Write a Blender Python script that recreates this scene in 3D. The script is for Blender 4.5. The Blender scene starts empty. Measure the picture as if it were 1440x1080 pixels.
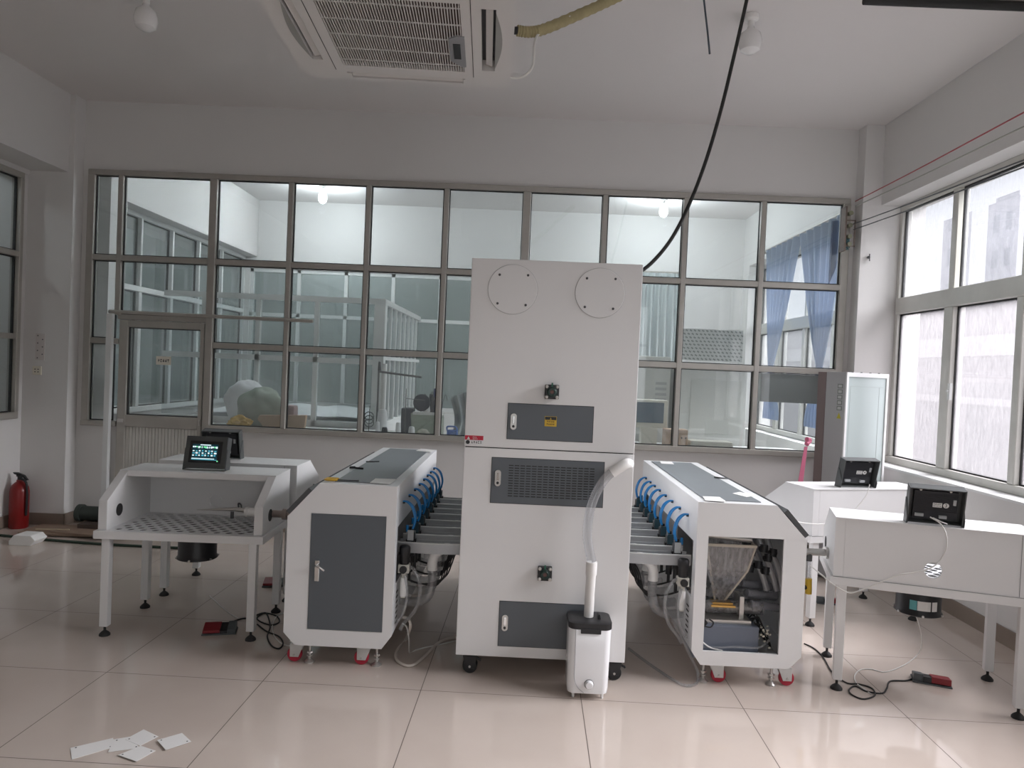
import bpy, bmesh, math, random
from mathutils import Vector, Matrix, noise
random.seed(7)
PI = math.pi
SC = bpy.context.scene
COL = SC.collection

# ------------------------------------------------------------------ camera
F = 1020.07517; YAW = -0.0147629; PITCH = -0.0208973; ROLL = 0.04328; CAMH = 1.62467
fw = Vector((math.sin(YAW)*math.cos(PITCH), math.cos(YAW)*math.cos(PITCH), math.sin(PITCH)))
r0 = Vector((math.cos(YAW), -math.sin(YAW), 0)); u0 = r0.cross(fw)
RT = math.cos(ROLL)*r0 + math.sin(ROLL)*u0
UP = -math.sin(ROLL)*r0 + math.cos(ROLL)*u0
camd = bpy.data.cameras.new('camera'); cam = bpy.data.objects.new('camera', camd); COL.objects.link(cam)
camd.sensor_width = 36; camd.lens = F/1440*36; camd.clip_start = .05; camd.clip_end = 500
M = Matrix((( RT.x, UP.x, -fw.x, 0), (RT.y, UP.y, -fw.y, 0), (RT.z, UP.z, -fw.z, CAMH), (0, 0, 0, 1)))
cam.matrix_world = M
SC.camera = cam

# ------------------------------------------------------------------ world, lights, exposure
SC.view_settings.view_transform = 'Standard'; SC.view_settings.look = 'None'
SC.view_settings.gamma = 1; SC.view_settings.use_curve_mapping = False
SC.view_settings.exposure = 0.0
w = bpy.data.worlds.new('overcast_sky'); SC.world = w; w.use_nodes = True
bg = w.node_tree.nodes['Background']; bg.inputs[0].default_value = (.93, .96, 1.0, 1); bg.inputs[1].default_value = 1.7

def area(name, loc, direction, sx, sy, power, color=(1, 1, 1), portal=False):
    l = bpy.data.lights.new(name, 'AREA'); l.shape = 'RECTANGLE'; l.size = sx; l.size_y = sy
    l.energy = power; l.color = color
    o = bpy.data.objects.new(name, l); COL.objects.link(o)
    o.location = loc; o.rotation_euler = Vector(direction).to_track_quat('-Z', 'Y').to_euler()
    if portal: l.cycles.is_portal = True
    return o
# bright overcast sky high outside the right hand windows
sl = bpy.data.lights.new('overcast_sun', 'SUN'); sl.energy = 46.0; sl.angle = math.radians(55); sl.color = (.985, .985, .985)
so_ = bpy.data.objects.new('overcast_sun', sl); COL.objects.link(so_); so_.rotation_euler = Vector((-.80, -.04, -.60)).to_track_quat('-Z', 'Y').to_euler()
# daylight through the windows of the wall behind the photographer
area('daylight_rear_window', (1.2, -3.9, 2.1), (0, 1, -.05), 3.4, 2.3, 8, (1, .96, .93))

# ------------------------------------------------------------------ pixel helper (1440 x 1080 frame)
O = Vector((0, 0, CAMH))
def at(px, py, **k):
    d = fw + (px-720)/F*RT - (py-540)/F*UP
    (a, v), = k.items(); i = 'xyz'.index(a)
    return O + d*((v-O[i])/d[i])

# ------------------------------------------------------------------ materials
MATS = {}
def mat(name, color, rough=.5, metal=0., bump=0., bscale=40., var=0., vscale=6., emit=None, estr=0., trans=0., coat=0., spec=.5):
    if name in MATS: return MATS[name]
    m = bpy.data.materials.new(name); m.use_nodes = True; MATS[name] = m
    nt = m.node_tree; b = nt.nodes['Principled BSDF']
    b.inputs['Base Color'].default_value = (*color, 1); b.inputs['Roughness'].default_value = rough
    b.inputs['Metallic'].default_value = metal; b.inputs['Specular IOR Level'].default_value = spec
    if coat: b.inputs['Coat Weight'].default_value = coat
    if trans: b.inputs['Transmission Weight'].default_value = trans
    if emit: b.inputs['Emission Color'].default_value = (*emit, 1); b.inputs['Emission Strength'].default_value = estr
    tc = nt.nodes.new('ShaderNodeTexCoord')
    if var:
        n = nt.nodes.new('ShaderNodeTexNoise'); n.inputs['Scale'].default_value = vscale; n.inputs['Detail'].default_value = 4
        nt.links.new(tc.outputs['Object'], n.inputs['Vector'])
        mx = nt.nodes.new('ShaderNodeMix'); mx.data_type = 'RGBA'
        mx.inputs[6].default_value = (*[c*(1-var) for c in color], 1); mx.inputs[7].default_value = (*[min(1, c*(1+var)) for c in color], 1)
        nt.links.new(n.outputs['Fac'], mx.inputs[0]); nt.links.new(mx.outputs[2], b.inputs['Base Color'])
    if bump:
        n2 = nt.nodes.new('ShaderNodeTexNoise'); n2.inputs['Scale'].default_value = bscale; n2.inputs['Detail'].default_value = 3
        nt.links.new(tc.outputs['Object'], n2.inputs['Vector'])
        bp = nt.nodes.new('ShaderNodeBump'); bp.inputs['Strength'].default_value = bump; bp.inputs['Distance'].default_value = .01
        nt.links.new(n2.outputs['Fac'], bp.inputs['Height']); nt.links.new(bp.outputs[0], b.inputs['Normal'])
    return m

def glassy(name, tint, refl=.08, haze=0., hazecol=(.8, .8, .8), rough=.02, streak=0.):
    """thin pane: tinted see-through + fresnel mirror + optional milky translucent film"""
    if name in MATS: return MATS[name]
    m = bpy.data.materials.new(name); m.use_nodes = True; MATS[name] = m
    nt = m.node_tree; nt.nodes.clear(); L = nt.links.new
    out = nt.nodes.new('ShaderNodeOutputMaterial')
    tr = nt.nodes.new('ShaderNodeBsdfTransparent'); tr.inputs[0].default_value = (*tint, 1)
    gl = nt.nodes.new('ShaderNodeBsdfGlossy'); gl.inputs['Roughness'].default_value = rough
    fr = nt.nodes.new('ShaderNodeLayerWeight'); fr.inputs[0].default_value = .5
    pw = nt.nodes.new('ShaderNodeMath'); pw.operation = 'POWER'; pw.inputs[1].default_value = 5; L(fr.outputs['Facing'], pw.inputs[0])
    mul = nt.nodes.new('ShaderNodeMath'); mul.operation = 'MULTIPLY_ADD'; mul.inputs[1].default_value = .9; mul.inputs[2].default_value = .03+refl
    L(pw.outputs[0], mul.inputs[0])
    src = tr.outputs[0]
    if haze:
        tl = nt.nodes.new('ShaderNodeBsdfTranslucent'); tl.inputs[0].default_value = (*hazecol, 1)
        df = nt.nodes.new('ShaderNodeBsdfDiffuse'); df.inputs[0].default_value = (*hazecol, 1)
        ad = nt.nodes.new('ShaderNodeMixShader'); ad.inputs[0].default_value = .35
        L(tl.outputs[0], ad.inputs[1]); L(df.outputs[0], ad.inputs[2])
        mh = nt.nodes.new('ShaderNodeMixShader'); mh.inputs[0].default_value = haze
        if streak:
            tc = nt.nodes.new('ShaderNodeTexCoord'); mp = nt.nodes.new('ShaderNodeMapping')
            mp.inputs['Scale'].default_value = (9, 9, 2.2)
            n = nt.nodes.new('ShaderNodeTexNoise'); n.inputs['Scale'].default_value = 6; n.inputs['Detail'].default_value = 6
            r = nt.nodes.new('ShaderNodeMapRange'); r.inputs[1].default_value = .35; r.inputs[2].default_value = .75
            r.inputs[3].default_value = max(0, haze-streak); r.inputs[4].default_value = min(1, haze+streak)
            L(tc.outputs['Object'], mp.inputs[0]); L(mp.outputs[0], n.inputs['Vector']); L(n.outputs['Fac'], r.inputs[0]); L(r.outputs[0], mh.inputs[0])
        L(src, mh.inputs[1]); L(ad.outputs[0], mh.inputs[2]); src = mh.outputs[0]
    mx = nt.nodes.new('ShaderNodeMixShader'); L(mul.outputs[0], mx.inputs[0]); L(src, mx.inputs[1]); L(gl.outputs[0], mx.inputs[2])
    L(mx.outputs[0], out.inputs[0])
    return m

WALL = mat('white_plaster', (.69, .675, .66), .85, bump=.06, bscale=30, var=.025, vscale=1.5)
CEIL = mat('ceiling_plaster', (.72, .69, .675), .9, bump=.04, bscale=25, var=.03, vscale=.8)
WHITE = mat('white_powder_coat', (.76, .755, .75), .38, bump=.02, bscale=160, var=.015)
WHITE2 = mat('white_sheet_metal', (.74, .745, .75), .3, var=.015)
GREY = mat('slate_grey_powder_coat', (.105, .118, .13), .42, bump=.03, bscale=200, var=.03)
GREYL = mat('mid_grey_panel', (.16, .175, .185), .5, var=.04)
DARKG = mat('dark_grey_strip', (.07, .072, .075), .5)
ALU = mat('weathered_aluminium', (.42, .40, .365), .42, metal=.35, var=.12, vscale=9, bump=.02)
ALUL = mat('pale_aluminium', (.60, .59, .55), .4, metal=.2, var=.1, vscale=9)
ALUW = mat('white_aluminium', (.72, .73, .72), .4, var=.04)
BLACK = mat('black_plastic', (.014, .014, .016), .4)
BLACKR = mat('black_rubber', (.018, .018, .018), .7)
GASK = mat('black_gasket', (.02, .02, .02), .7)
STEEL = mat('brushed_steel', (.55, .54, .52), .3, metal=.9, var=.06)
CHROME = mat('chrome', (.75, .75, .74), .15, metal=1)
TRAY = mat('grey_tray_metal', (.47, .485, .50), .4, metal=.3, var=.08, vscale=12)
PVC = mat('white_pvc', (.80, .79, .77), .35)
CREAM = mat('cream_plastic', (.74, .70, .6), .5, var=.04)
RED = mat('red_wheel', (.42, .02, .045), .4)
REDX = mat('extinguisher_red', (.20, .008, .008), .35)
BLUE = mat('blue_tube', (.01, .2, .52), .35)
GREEN = mat('green_plastic', (.01, .12, .07), .4)
YEL = mat('yellow_plastic', (.62, .40, .03), .45)
BRASS = mat('brass', (.6, .38, .12), .3, metal=.9)
PAPER = mat('white_paper', (.78, .77, .75), .7)
BROWN = mat('brown_skirting_tile', (.25, .2, .165), .3, var=.15, vscale=5)
CARD = mat('cardboard', (.42, .28, .18), .8, var=.08)
CLEAR = glassy('clear_vinyl_tube', (.86, .87, .88), .06, haze=.22, hazecol=(.85, .85, .86), rough=.12)
HOPPER = glassy('clear_acrylic', (.86, .86, .87), .07, haze=.38, hazecol=(.85, .83, .83), rough=.08, streak=.2)
CLEAR_LIT = glassy('brightened_vinyl_tube', (.86, .87, .88), .12, haze=.55, hazecol=(.9, .9, .9), rough=.1)  # clear tube with its colour whitened to look lit inside the machine
GLASS = glassy('partition_glass', (.89, .915, .915), .03, haze=.05, hazecol=(.8, .85, .85))
WGLASS = glassy('rain_spotted_glass', (.80, .80, .82), .02, haze=.14, hazecol=(.25, .25, .26), streak=.06)
FROST = glassy('dusty_film_glass', (.76, .75, .77), .02, haze=.35, hazecol=(.32, .31, .32), streak=.12)
CABLEW = mat('white_cable', (.7, .69, .66), .5)

def floor_material():
    m = bpy.data.materials.new('polished_floor_tile'); m.use_nodes = True
    nt = m.node_tree; b = nt.nodes['Principled BSDF']; L = nt.links.new
    tc = nt.nodes.new('ShaderNodeTexCoord'); mp = nt.nodes.new('ShaderNodeMapping'); mp.vector_type = 'TEXTURE'
    mp.inputs['Location'].default_value = (-.44225, 3.58802, 0); mp.inputs['Rotation'].default_value = (0, 0, -.01563); mp.inputs['Scale'].default_value = (.8, .8, 1)
    L(tc.outputs['Object'], mp.inputs[0]); sp = nt.nodes.new('ShaderNodeSeparateXYZ'); L(mp.outputs[0], sp.inputs[0])
    ds = []
    for ax in (0, 1):
        f = nt.nodes.new('ShaderNodeMath'); f.operation = 'PINGPONG'; f.inputs[1].default_value = .5
        L(sp.outputs[ax], f.inputs[0]); ds.append(f)
    mn = nt.nodes.new('ShaderNodeMath'); mn.operation = 'MINIMUM'; L(ds[0].outputs[0], mn.inputs[0]); L(ds[1].outputs[0], mn.inputs[1])
    ln = nt.nodes.new('ShaderNodeMapRange'); ln.inputs[1].default_value = .0018; ln.inputs[2].default_value = .0032; ln.inputs[3].default_value = 1; ln.inputs[4].default_value = 0
    L(mn.outputs[0], ln.inputs[0])
    n = nt.nodes.new('ShaderNodeTexNoise'); n.inputs['Scale'].default_value = 2.2; n.inputs['Detail'].default_value = 7; L(mp.outputs[0], n.inputs['Vector'])
    c = nt.nodes.new('ShaderNodeMix'); c.data_type = 'RGBA'; c.inputs[6].default_value = (.55, .465, .405, 1); c.inputs[7].default_value = (.64, .56, .50, 1)
    L(n.outputs['Fac'], c.inputs[0])
    g = nt.nodes.new('ShaderNodeMix'); g.data_type = 'RGBA'; g.inputs[7].default_value = (.10, .075, .06, 1)
    L(ln.outputs[0], g.inputs[0]); L(c.outputs[2], g.inputs[6]); L(g.outputs[2], b.inputs['Base Color'])
    n3 = nt.nodes.new('ShaderNodeTexNoise'); n3.inputs['Scale'].default_value = 3.5; n3.inputs['Detail'].default_value = 5; L(tc.outputs['Object'], n3.inputs['Vector'])
    rr = nt.nodes.new('ShaderNodeMapRange'); rr.inputs[3].default_value = .03; rr.inputs[4].default_value = .075; L(n3.outputs['Fac'], rr.inputs[0])
    rm = nt.nodes.new('ShaderNodeMath'); rm.operation = 'MAXIMUM'; L(rr.outputs[0], rm.inputs[0])
    l2 = nt.nodes.new('ShaderNodeMath'); l2.operation = 'MULTIPLY'; l2.inputs[1].default_value = .7; L(ln.outputs[0], l2.inputs[0]); L(l2.outputs[0], rm.inputs[1])
    L(rm.outputs[0], b.inputs['Roughness'])
    b.inputs['Specular IOR Level'].default_value = .8
    return m
FLOOR = floor_material()

# ------------------------------------------------------------------ mesh helper
WM = {}                              # world matrix of every object used as a parent
class MB:
    def __init__(s): s.v = []; s.f = []
    def add(s, vs, fs):
        o = len(s.v); s.v += [tuple(p) for p in vs]; s.f += [tuple(i+o for i in f) for f in fs]; return s
    def box(s, x0, x1, y0, y1, z0, z1):
        vs = [(x, y, z) for z in (z0, z1) for y in (y0, y1) for x in (x0, x1)]
        return s.add(vs, [(0, 2, 3, 1), (4, 5, 7, 6), (0, 1, 5, 4), (2, 6, 7, 3), (0, 4, 6, 2), (1, 3, 7, 5)])
    def obox(s, c, size, rx=0, ry=0, rz=0):
        m = Matrix.Translation(Vector(c)) @ Matrix.Rotation(rz, 4, 'Z') @ Matrix.Rotation(ry, 4, 'Y') @ Matrix.Rotation(rx, 4, 'X')
        a, b_, c_ = [k/2 for k in size]; n = len(s.v); s.box(-a, a, -b_, b_, -c_, c_)
        for i in range(n, len(s.v)): s.v[i] = tuple(m @ Vector(s.v[i]))
        return s
    def cyl(s, p0, p1, r, r1=None, n=20, caps=True):
        p0 = Vector(p0); p1 = Vector(p1); r1 = r if r1 is None else r1
        d = (p1-p0).normalized(); a = d.orthogonal().normalized(); b = d.cross(a)
        vs = [p0+(a*math.cos(2*PI*i/n)+b*math.sin(2*PI*i/n))*r for i in range(n)] + [p1+(a*math.cos(2*PI*i/n)+b*math.sin(2*PI*i/n))*r1 for i in range(n)]
        fs = [(i, (i+1) % n, n+(i+1) % n, n+i) for i in range(n)]
        if caps: fs += [tuple(range(n-1, -1, -1)), tuple(range(n, 2*n))]
        return s.add(vs, fs)
    def tube(s, pts, r, n=8, sub=6, smooth=True, ripple=0., caps=True):
        P = [Vector(p) for p in pts]
        if smooth and len(P) > 2:
            Q = []
            for i in range(len(P)-1):
                a = P[max(i-1, 0)]; b = P[i]; c = P[i+1]; d = P[min(i+2, len(P)-1)]
                for k in range(sub):
                    t = k/sub
                    Q.append(.5*((2*b)+(c-a)*t+(2*a-5*b+4*c-d)*t*t+(3*b-3*c+d-a)*t**3))
            Q.append(P[-1]); P = Q
        up = None; vs = []; fs = []
        for i, p in enumerate(P):
            t = (P[min(i+1, len(P)-1)]-P[max(i-1, 0)]).normalized()
            if up is None: up = t.orthogonal().normalized()
            up = (up - t*up.dot(t))
            if up.length < 1e-5: up = t.orthogonal()
            up.normalize(); q = t.cross(up)
            rr = r*(1+ripple*(1 if i % 2 else -1)) if ripple else r
            vs += [p+(up*math.cos(2*PI*k/n)+q*math.sin(2*PI*k/n))*rr for k in range(n)]
        for i in range(len(P)-1):
            fs += [(i*n+k, i*n+(k+1) % n, (i+1)*n+(k+1) % n, (i+1)*n+k) for k in range(n)]
        if caps: fs += [tuple(range(n-1, -1, -1)), tuple(range((len(P)-1)*n, len(P)*n))]
        return s.add(vs, fs)
    def prism(s, outline, axis, a0, a1):
        """closed 2D outline extruded along an axis; outline coords are the other two axes in order"""
        n = len(outline)
        def mk(u, v, a): return {'x': (a, u, v), 'y': (u, a, v), 'z': (u, v, a)}[axis]
        vs = [mk(u, v, a0) for u, v in outline] + [mk(u, v, a1) for u, v in outline]
        return s.add(vs, [tuple(range(n)), tuple(range(2*n-1, n-1, -1))] + [(i, n+i, n+(i+1) % n, (i+1) % n) for i in range(n)])
    def lathe(s, c, prof, n=24, axis='z'):
        c = Vector(c); vs = []; fs = []
        for r, h in prof:
            for k in range(n):
                a = 2*PI*k/n; x, y = r*math.cos(a), r*math.sin(a)
                vs.append(c+Vector({'z': (x, y, h), 'y': (x, h, y), 'x': (h, x, y)}[axis]))
        m = len(prof)
        for i in range(m-1): fs += [(i*n+k, i*n+(k+1) % n, (i+1)*n+(k+1) % n, (i+1)*n+k) for k in range(n)]
        fs += [tuple(range(n-1, -1, -1)), tuple(range((m-1)*n, m*n))]
        return s.add(vs, fs)
    def ball(s, c, r, sx=1, sy=1, sz=1, n=16, jit=0., seed=0):
        c = Vector(c); vs = []; fs = []; m = n//2
        for i in range(m+1):
            for k in range(n):
                th = PI*i/m; ph = 2*PI*k/n
                d = Vector((math.sin(th)*math.cos(ph), math.sin(th)*math.sin(ph), math.cos(th)))
                rr = r*(1+jit*noise.noise(d*2.1+Vector((seed, seed*.7, 0)))+jit*.25*noise.noise(d*6+Vector((0, seed, 3)))) if jit else r
                vs.append(c+Vector((d.x*sx, d.y*sy, d.z*sz))*rr)
        for i in range(m): fs += [(i*n+k, (i+1)*n+k, (i+1)*n+(k+1) % n, i*n+(k+1) % n) for k in range(n)]
        return s.add(vs, fs)
    def sheet(s, fn, nu, nv, th=.002):
        """thin two-sided surface from fn(u,v)->point, given real thickness"""
        vs = []; fs = []
        for i in range(nu+1):
            for j in range(nv+1): vs.append(Vector(fn(i/nu, j/nv)))
        def idx(i, j): return i*(nv+1)+j
        nr = []
        for i in range(nu+1):
            for j in range(nv+1):
                a = vs[idx(min(i+1, nu), j)]-vs[idx(max(i-1, 0), j)]; b = vs[idx(i, min(j+1, nv))]-vs[idx(i, max(j-1, 0))]
                nn = a.cross(b); nn = nn.normalized() if nn.length > 1e-9 else Vector((0, 0, 1)); nr.append(nn)
        N = len(vs); vs2 = vs+[vs[k]+nr[k]*th for k in range(N)]
        for i in range(nu):
            for j in range(nv):
                q = (idx(i, j), idx(i+1, j), idx(i+1, j+1), idx(i, j+1)); fs.append(q[::-1]); fs.append(tuple(N+k for k in q))
        rim = [idx(i, 0) for i in range(nu+1)]+[idx(nu, j) for j in range(1, nv+1)]+[idx(i, nv) for i in range(nu-1, -1, -1)]+[idx(0, j) for j in range(nv-1, 0, -1)]
        for k in range(len(rim)):
            a, b = rim[k], rim[(k+1) % len(rim)]; fs.append((a, b, N+b, N+a))
        return s.add(vs2, fs)
    def build(s, name, m, parent=None, bevel=0., smooth=False, local=False, kind=None, seg=2):
        me = bpy.data.meshes.new(name); me.from_pydata(s.v, [], s.f); me.update()
        bm = bmesh.new(); bm.from_mesh(me); bmesh.ops.recalc_face_normals(bm, faces=bm.faces)
        if bevel:
            es = [e for e in bm.edges if len(e.link_faces) == 2 and e.calc_face_angle(0) > .6]
            bmesh.ops.bevel(bm, geom=es, offset=bevel, segments=seg, affect='EDGES', profile=.6, clamp_overlap=True)
        bm.to_mesh(me); bm.free()
        if smooth:
            for p in me.polygons: p.use_smooth = True
            try: me.set_sharp_from_angle(angle=.7)
            except Exception: pass
        me.materials.append(m)
        if parent is not None and not local: me.transform(WM[parent.name].inverted())
        o = bpy.data.objects.new(name, me); COL.objects.link(o)
        if parent is not None: o.parent = parent; WM[o.name] = WM[parent.name]
        else: WM[o.name] = Matrix.Identity(4)
        if kind: o['kind'] = kind
        return o

def thing(name, label, cat, loc=(0, 0, 0), rz=0, group=None):
    o = bpy.data.objects.new(name, None); COL.objects.link(o); o.empty_display_size = .1
    o.location = loc; o.rotation_euler = (0, 0, rz)
    WM[o.name] = Matrix.Translation(Vector(loc)) @ Matrix.Rotation(rz, 4, 'Z')
    return tag(o, label, cat, group)
def tag(o, label, cat, group=None):
    o['label'] = label; o['category'] = cat
    if group: o['group'] = group
    return o
def struct(name, mb, m, parent=None, **k):
    return mb.build(name, m, parent, kind='structure', **k)
def copy_tree(o, parent=None, loc=None, rz=None):
    c = o.copy(); COL.objects.link(c)
    if parent: c.parent = parent
    if loc is not None: c.location = loc
    if rz is not None: c.rotation_euler = (0, 0, rz)
    WM[c.name] = (Matrix.Translation(Vector(c.location)) @ Matrix.Rotation(c.rotation_euler[2], 4, 'Z')) if not parent else WM[parent.name]
    for ch in [k for k in COL.objects if k.parent == o]: copy_tree(ch, c)
    return c
def strokes(mb, plane_pt, ux, uz, w, h, n, seed=1, nrm=(0, -1, 0), th=.0006):
    """a row of small square characters made of short strokes"""
    rnd = random.Random(seed); P0 = Vector(plane_pt); ux = Vector(ux); uz = Vector(uz); nn = Vector(nrm)
    cw = w/n
    for i in range(n):
        cx = (i+.5)*cw
        for k in range(4):
            if k % 2: a, b = cw*.7, h*.14
            else: a, b = cw*.13, h*.8
            ox = rnd.uniform(-.25, .25)*cw if not k % 2 else 0; oz = rnd.uniform(-.4, .4)*h if k % 2 else 0
            c = P0+ux*(cx+ox)+uz*(h/2+oz)
            vs = [c+ux*(sx*a/2)+uz*(sz*b/2)+nn*t for t in (0, th) for sz in (-1, 1) for sx in (-1, 1)]
            mb.add(vs, [(0, 1, 3, 2), (4, 6, 7, 5), (0, 4, 5, 1), (2, 3, 7, 6), (0, 2, 6, 4), (1, 5, 7, 3)])
def text_mesh(txt, size, th=.0008):
    cu = bpy.data.curves.new('t', 'FONT'); cu.body = txt; cu.size = size; cu.extrude = th; cu.align_x = 'CENTER'; cu.align_y = 'CENTER'
    o = bpy.data.objects.new('t', cu); COL.objects.link(o)
    dg = bpy.context.evaluated_depsgraph_get(); me = bpy.data.meshes.new_from_object(o.evaluated_get(dg))
    mb = MB(); mb.add([tuple(v.co) for v in me.vertices], [tuple(p.vertices) for p in me.polygons])
    bpy.data.objects.remove(o); bpy.data.curves.remove(cu); bpy.data.meshes.remove(me)
    return mb
def xf(mb, m):
    mb.v = [tuple(m @ Vector(p)) for p in mb.v]; return mb

# ================================================================== THE ROOM
CH = 3.95; YB = 6.75; XR = 3.15; XL = -4.23; YF = -4.0
GX = [-4.09, -3.81, -2.94, -2.22, -1.498, -.777, -.032, .691, 1.432, 2.144, 2.90]
GZ = [3.283, 2.50, 1.723, .956]
struct('floor', MB().box(-4.85, 3.6, YF-.2, YB+.12, -.1, 0), FLOOR)
struct('ceiling', MB().box(-4.85, 3.6, YF-.2, 10.9, CH, CH+.15), CEIL)
# back wall with the opening of the glazed partition and the door
mb = MB().box(-4.85, 3.6, YB, YB+.14, GZ[0]+.03, CH)
mb.box(-4.85, GX[0]-.03, YB, YB+.14, 0, GZ[0]+.03).box(GX[10]+.03, 3.6, YB, YB+.14, 0, GZ[0]+.03)
mb.box(GX[0]-.03, -3.79, YB, YB+.14, 0, GZ[3]-.03).box(-2.90, GX[10]+.03, YB, YB+.14, 0, GZ[3]-.03)
struct('wall_back', mb, WALL)
# left wall: beam above, recessed window below
mb = MB().box(-4.85, XL, YF, YB, 3.245, CH).box(-4.85, -4.6, YF, YB, 0, .98).box(-4.85, -4.6, YF, 1.0, .98, 3.245).box(-4.85, -4.6, 6.52, YB, .98, 3.245)
struct('wall_left', mb, WALL)
struct('trim_1', MB().box(-4.6, XL+.05, 6.60, YB, 0, CH), WALL)          # pier in the left corner
struct('trim_2', MB().box(2.985, XR, 6.60, YB, 0, CH), WALL)       # pier in the right corner
mb = MB().box(XR, 3.55, YF, YB, 3.235, CH).box(XR, 3.55, YF, YB, 0, .93).box(XR, 3.55, 6.60, YB, .93, 3.235).box(XR, 3.55, YF, 1.6, .93, 3.235)
struct('wall_right', mb, WALL)
mb = MB().box(-4.85, 3.6, YF-.15, YF, 3.3, CH).box(-4.85, 3.6, YF-.15, YF, 0, .9).box(-4.85, -1.0, YF-.15, YF, .9, 3.3).box(3.0, 3.6, YF-.15, YF, .9, 3.3)
struct('wall_front', mb, WALL)
struct('baseboard_back', MB().box(-4.18, -3.82, YB-.012, YB, 0, .11).box(-2.88, 2.98, YB-.012, YB, 0, .11), BROWN)
struct('baseboard_left', MB().box(-4.6, -4.588, YF, 6.6, 0, .11).box(-4.588, XL+.062, 6.588, 6.6, 0, .11).box(XL+.05, XL+.062, 6.6, YB-.012, 0, .11), BROWN)
struct('baseboard_right', MB().box(XR-.012, XR, YF, 6.6, 0, .11), BROWN)

# ---- window_1: the glazed partition of the back wall
def frame_grid(boxes): 
    m = MB()
    for b in boxes: m.box(*b)
    return m
y0, y1 = YB-.035, YB+.045
t = .024
bx = []
bx.append((GX[0]-.03, GX[10]+.03, y0, y1, GZ[0]-.02, GZ[0]+.03))
for i, x in enumerate(GX):
    hw = .034 if i in (2, 6, 10) else .022
    if i == 0: bx.append((x-.03, x+.035, y0, y1, GZ[3]-.03, GZ[0]-.02))
    elif i == 1: bx.append((x-t, x+t, y0, y1, 1.97, GZ[0]-.02))
    elif i == 2: bx.append((x-hw, x+hw, y0-.006, y1, 0, GZ[0]-.02))
    else: bx.append((x-hw, x+hw, y0-(.006 if i == 6 else 0), y1, GZ[3]-.03, GZ[0]-.02))
for z in GZ[1:3]:
    if z == GZ[1]: bx.append((GX[0], GX[10], y0+.003, y1-.002, z-.026, z+.026))
    else:
        bx.append((GX[0], -3.79, y0+.003, y1-.002, z-.026, z+.026)); bx.append((GX[2], GX[10], y0+.003, y1-.002, z-.026, z+.026))
bx.append((GX[0]-.03, -3.79, y0-.01, y1, GZ[3]-.03, GZ[3]+.02)); bx.append((GX[2]+.02, GX[10]+.03, y0-.01, y1, GZ[3]-.03, GZ[3]+.02))
bx.append((-3.80, GX[2], y0-.003, y1, 1.93, 1.975))
win1 = struct('window_1', frame_grid(bx), ALU, bevel=.004, seg=1)
gk = MB(); gl = MB()
for i in range(10):
    for j in range(3):
        xa = GX[i]+(.037 if i in (0, 2, 6) else .026); xb = GX[i+1]-(.036 if i+1 in (2, 6, 10) else .026)
        za = GZ[j+1]+.028; zb = GZ[j]-(.022 if j == 0 else .028)
        if i == 1 and j == 1: za = 1.977
        if i == 1 and j == 2: continue
        if j == 2: za = GZ[3]+.022
        g = .007; yy = YB-.005
        gk.box(xa, xa+g, yy, yy+.02, za, zb).box(xb-g, xb, yy, yy+.02, za, zb).box(xa+g, xb-g, yy, yy+.02, za, za+g).box(xa+g, xb-g, yy, yy+.02, zb-g, zb)
        gl.box(xa+g, xb-g, yy+.007, yy+.012, za+g, zb-g)
struct('gasket', gk, GASK, win1); struct('glass', gl, GLASS, win1)

# ---- door_1: aluminium half glazed door in the partition
bx = [(-3.78, -3.70, y0, y1, .005, 1.925), (-3.02, -2.985, y0, y1, .005, 1.925), (-3.70, -3.02, y0, y1, 1.86, 1.925), (-3.70, -3.02, y0, y1, .93, 1.04), (-3.70, -3.02, y0, y1, .005, .12)]
door = struct('door_1', frame_grid(bx), ALU, bevel=.004, seg=1)
m_ = MB()
for k in range(22): m_.box(-3.698+k*.0308, -3.698+k*.0308+.026, YB-.012, YB+.01, .12, .925)
m_.box(-3.70, -3.02, YB-.004, YB+.004, .12, .93)
struct('lower_panel', m_, ALUL, door)
gk = MB().box(-3.70, -3.692, YB-.012, YB+.02, 1.04, 1.86).box(-3.028, -3.02, YB-.012, YB+.02, 1.04, 1.86).box(-3.692, -3.028, YB-.012, YB+.02, 1.04, 1.048).box(-3.692, -3.028, YB-.012, YB+.02, 1.852, 1.86)
struct('gasket', gk, GASK, door); struct('glass', MB().box(-3.692, -3.028, YB, YB+.005, 1.048, 1.852), GLASS, door)
struct('lock', MB().box(-3.768, -3.712, y0-.012, y0, .97, 1.0).box(-3.0, -2.99, y0-.02, y0, .97, 1.02), STEEL, door)
sg = tag(MB().box(-3.44, -3.30, YB-.006, YB-.003, 1.52, 1.60).build('door_sign', CREAM), 'small cream paper sign with dark characters stuck on the door glass', 'sign')
s2 = MB(); strokes(s2, (-3.425, YB-.006, 1.543), (1, 0, 0), (0, 0, 1), .11, .035, 5, 3); s2.build('lettering', GASK, sg)
m_ = MB().cyl((-3.86, 6.68, 1.995), (-1.96, 6.68, 1.985), .017, n=12)
tag(m_.build('curtain_rail', ALU), 'grey metal rail running across the partition above the door', 'rail')
tag(MB().box(-3.870, -3.822, 6.655, 6.70, 0.0, 1.975).build('standing_pole', ALUW), 'slim white pole standing against the partition left of the door', 'pole')

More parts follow.
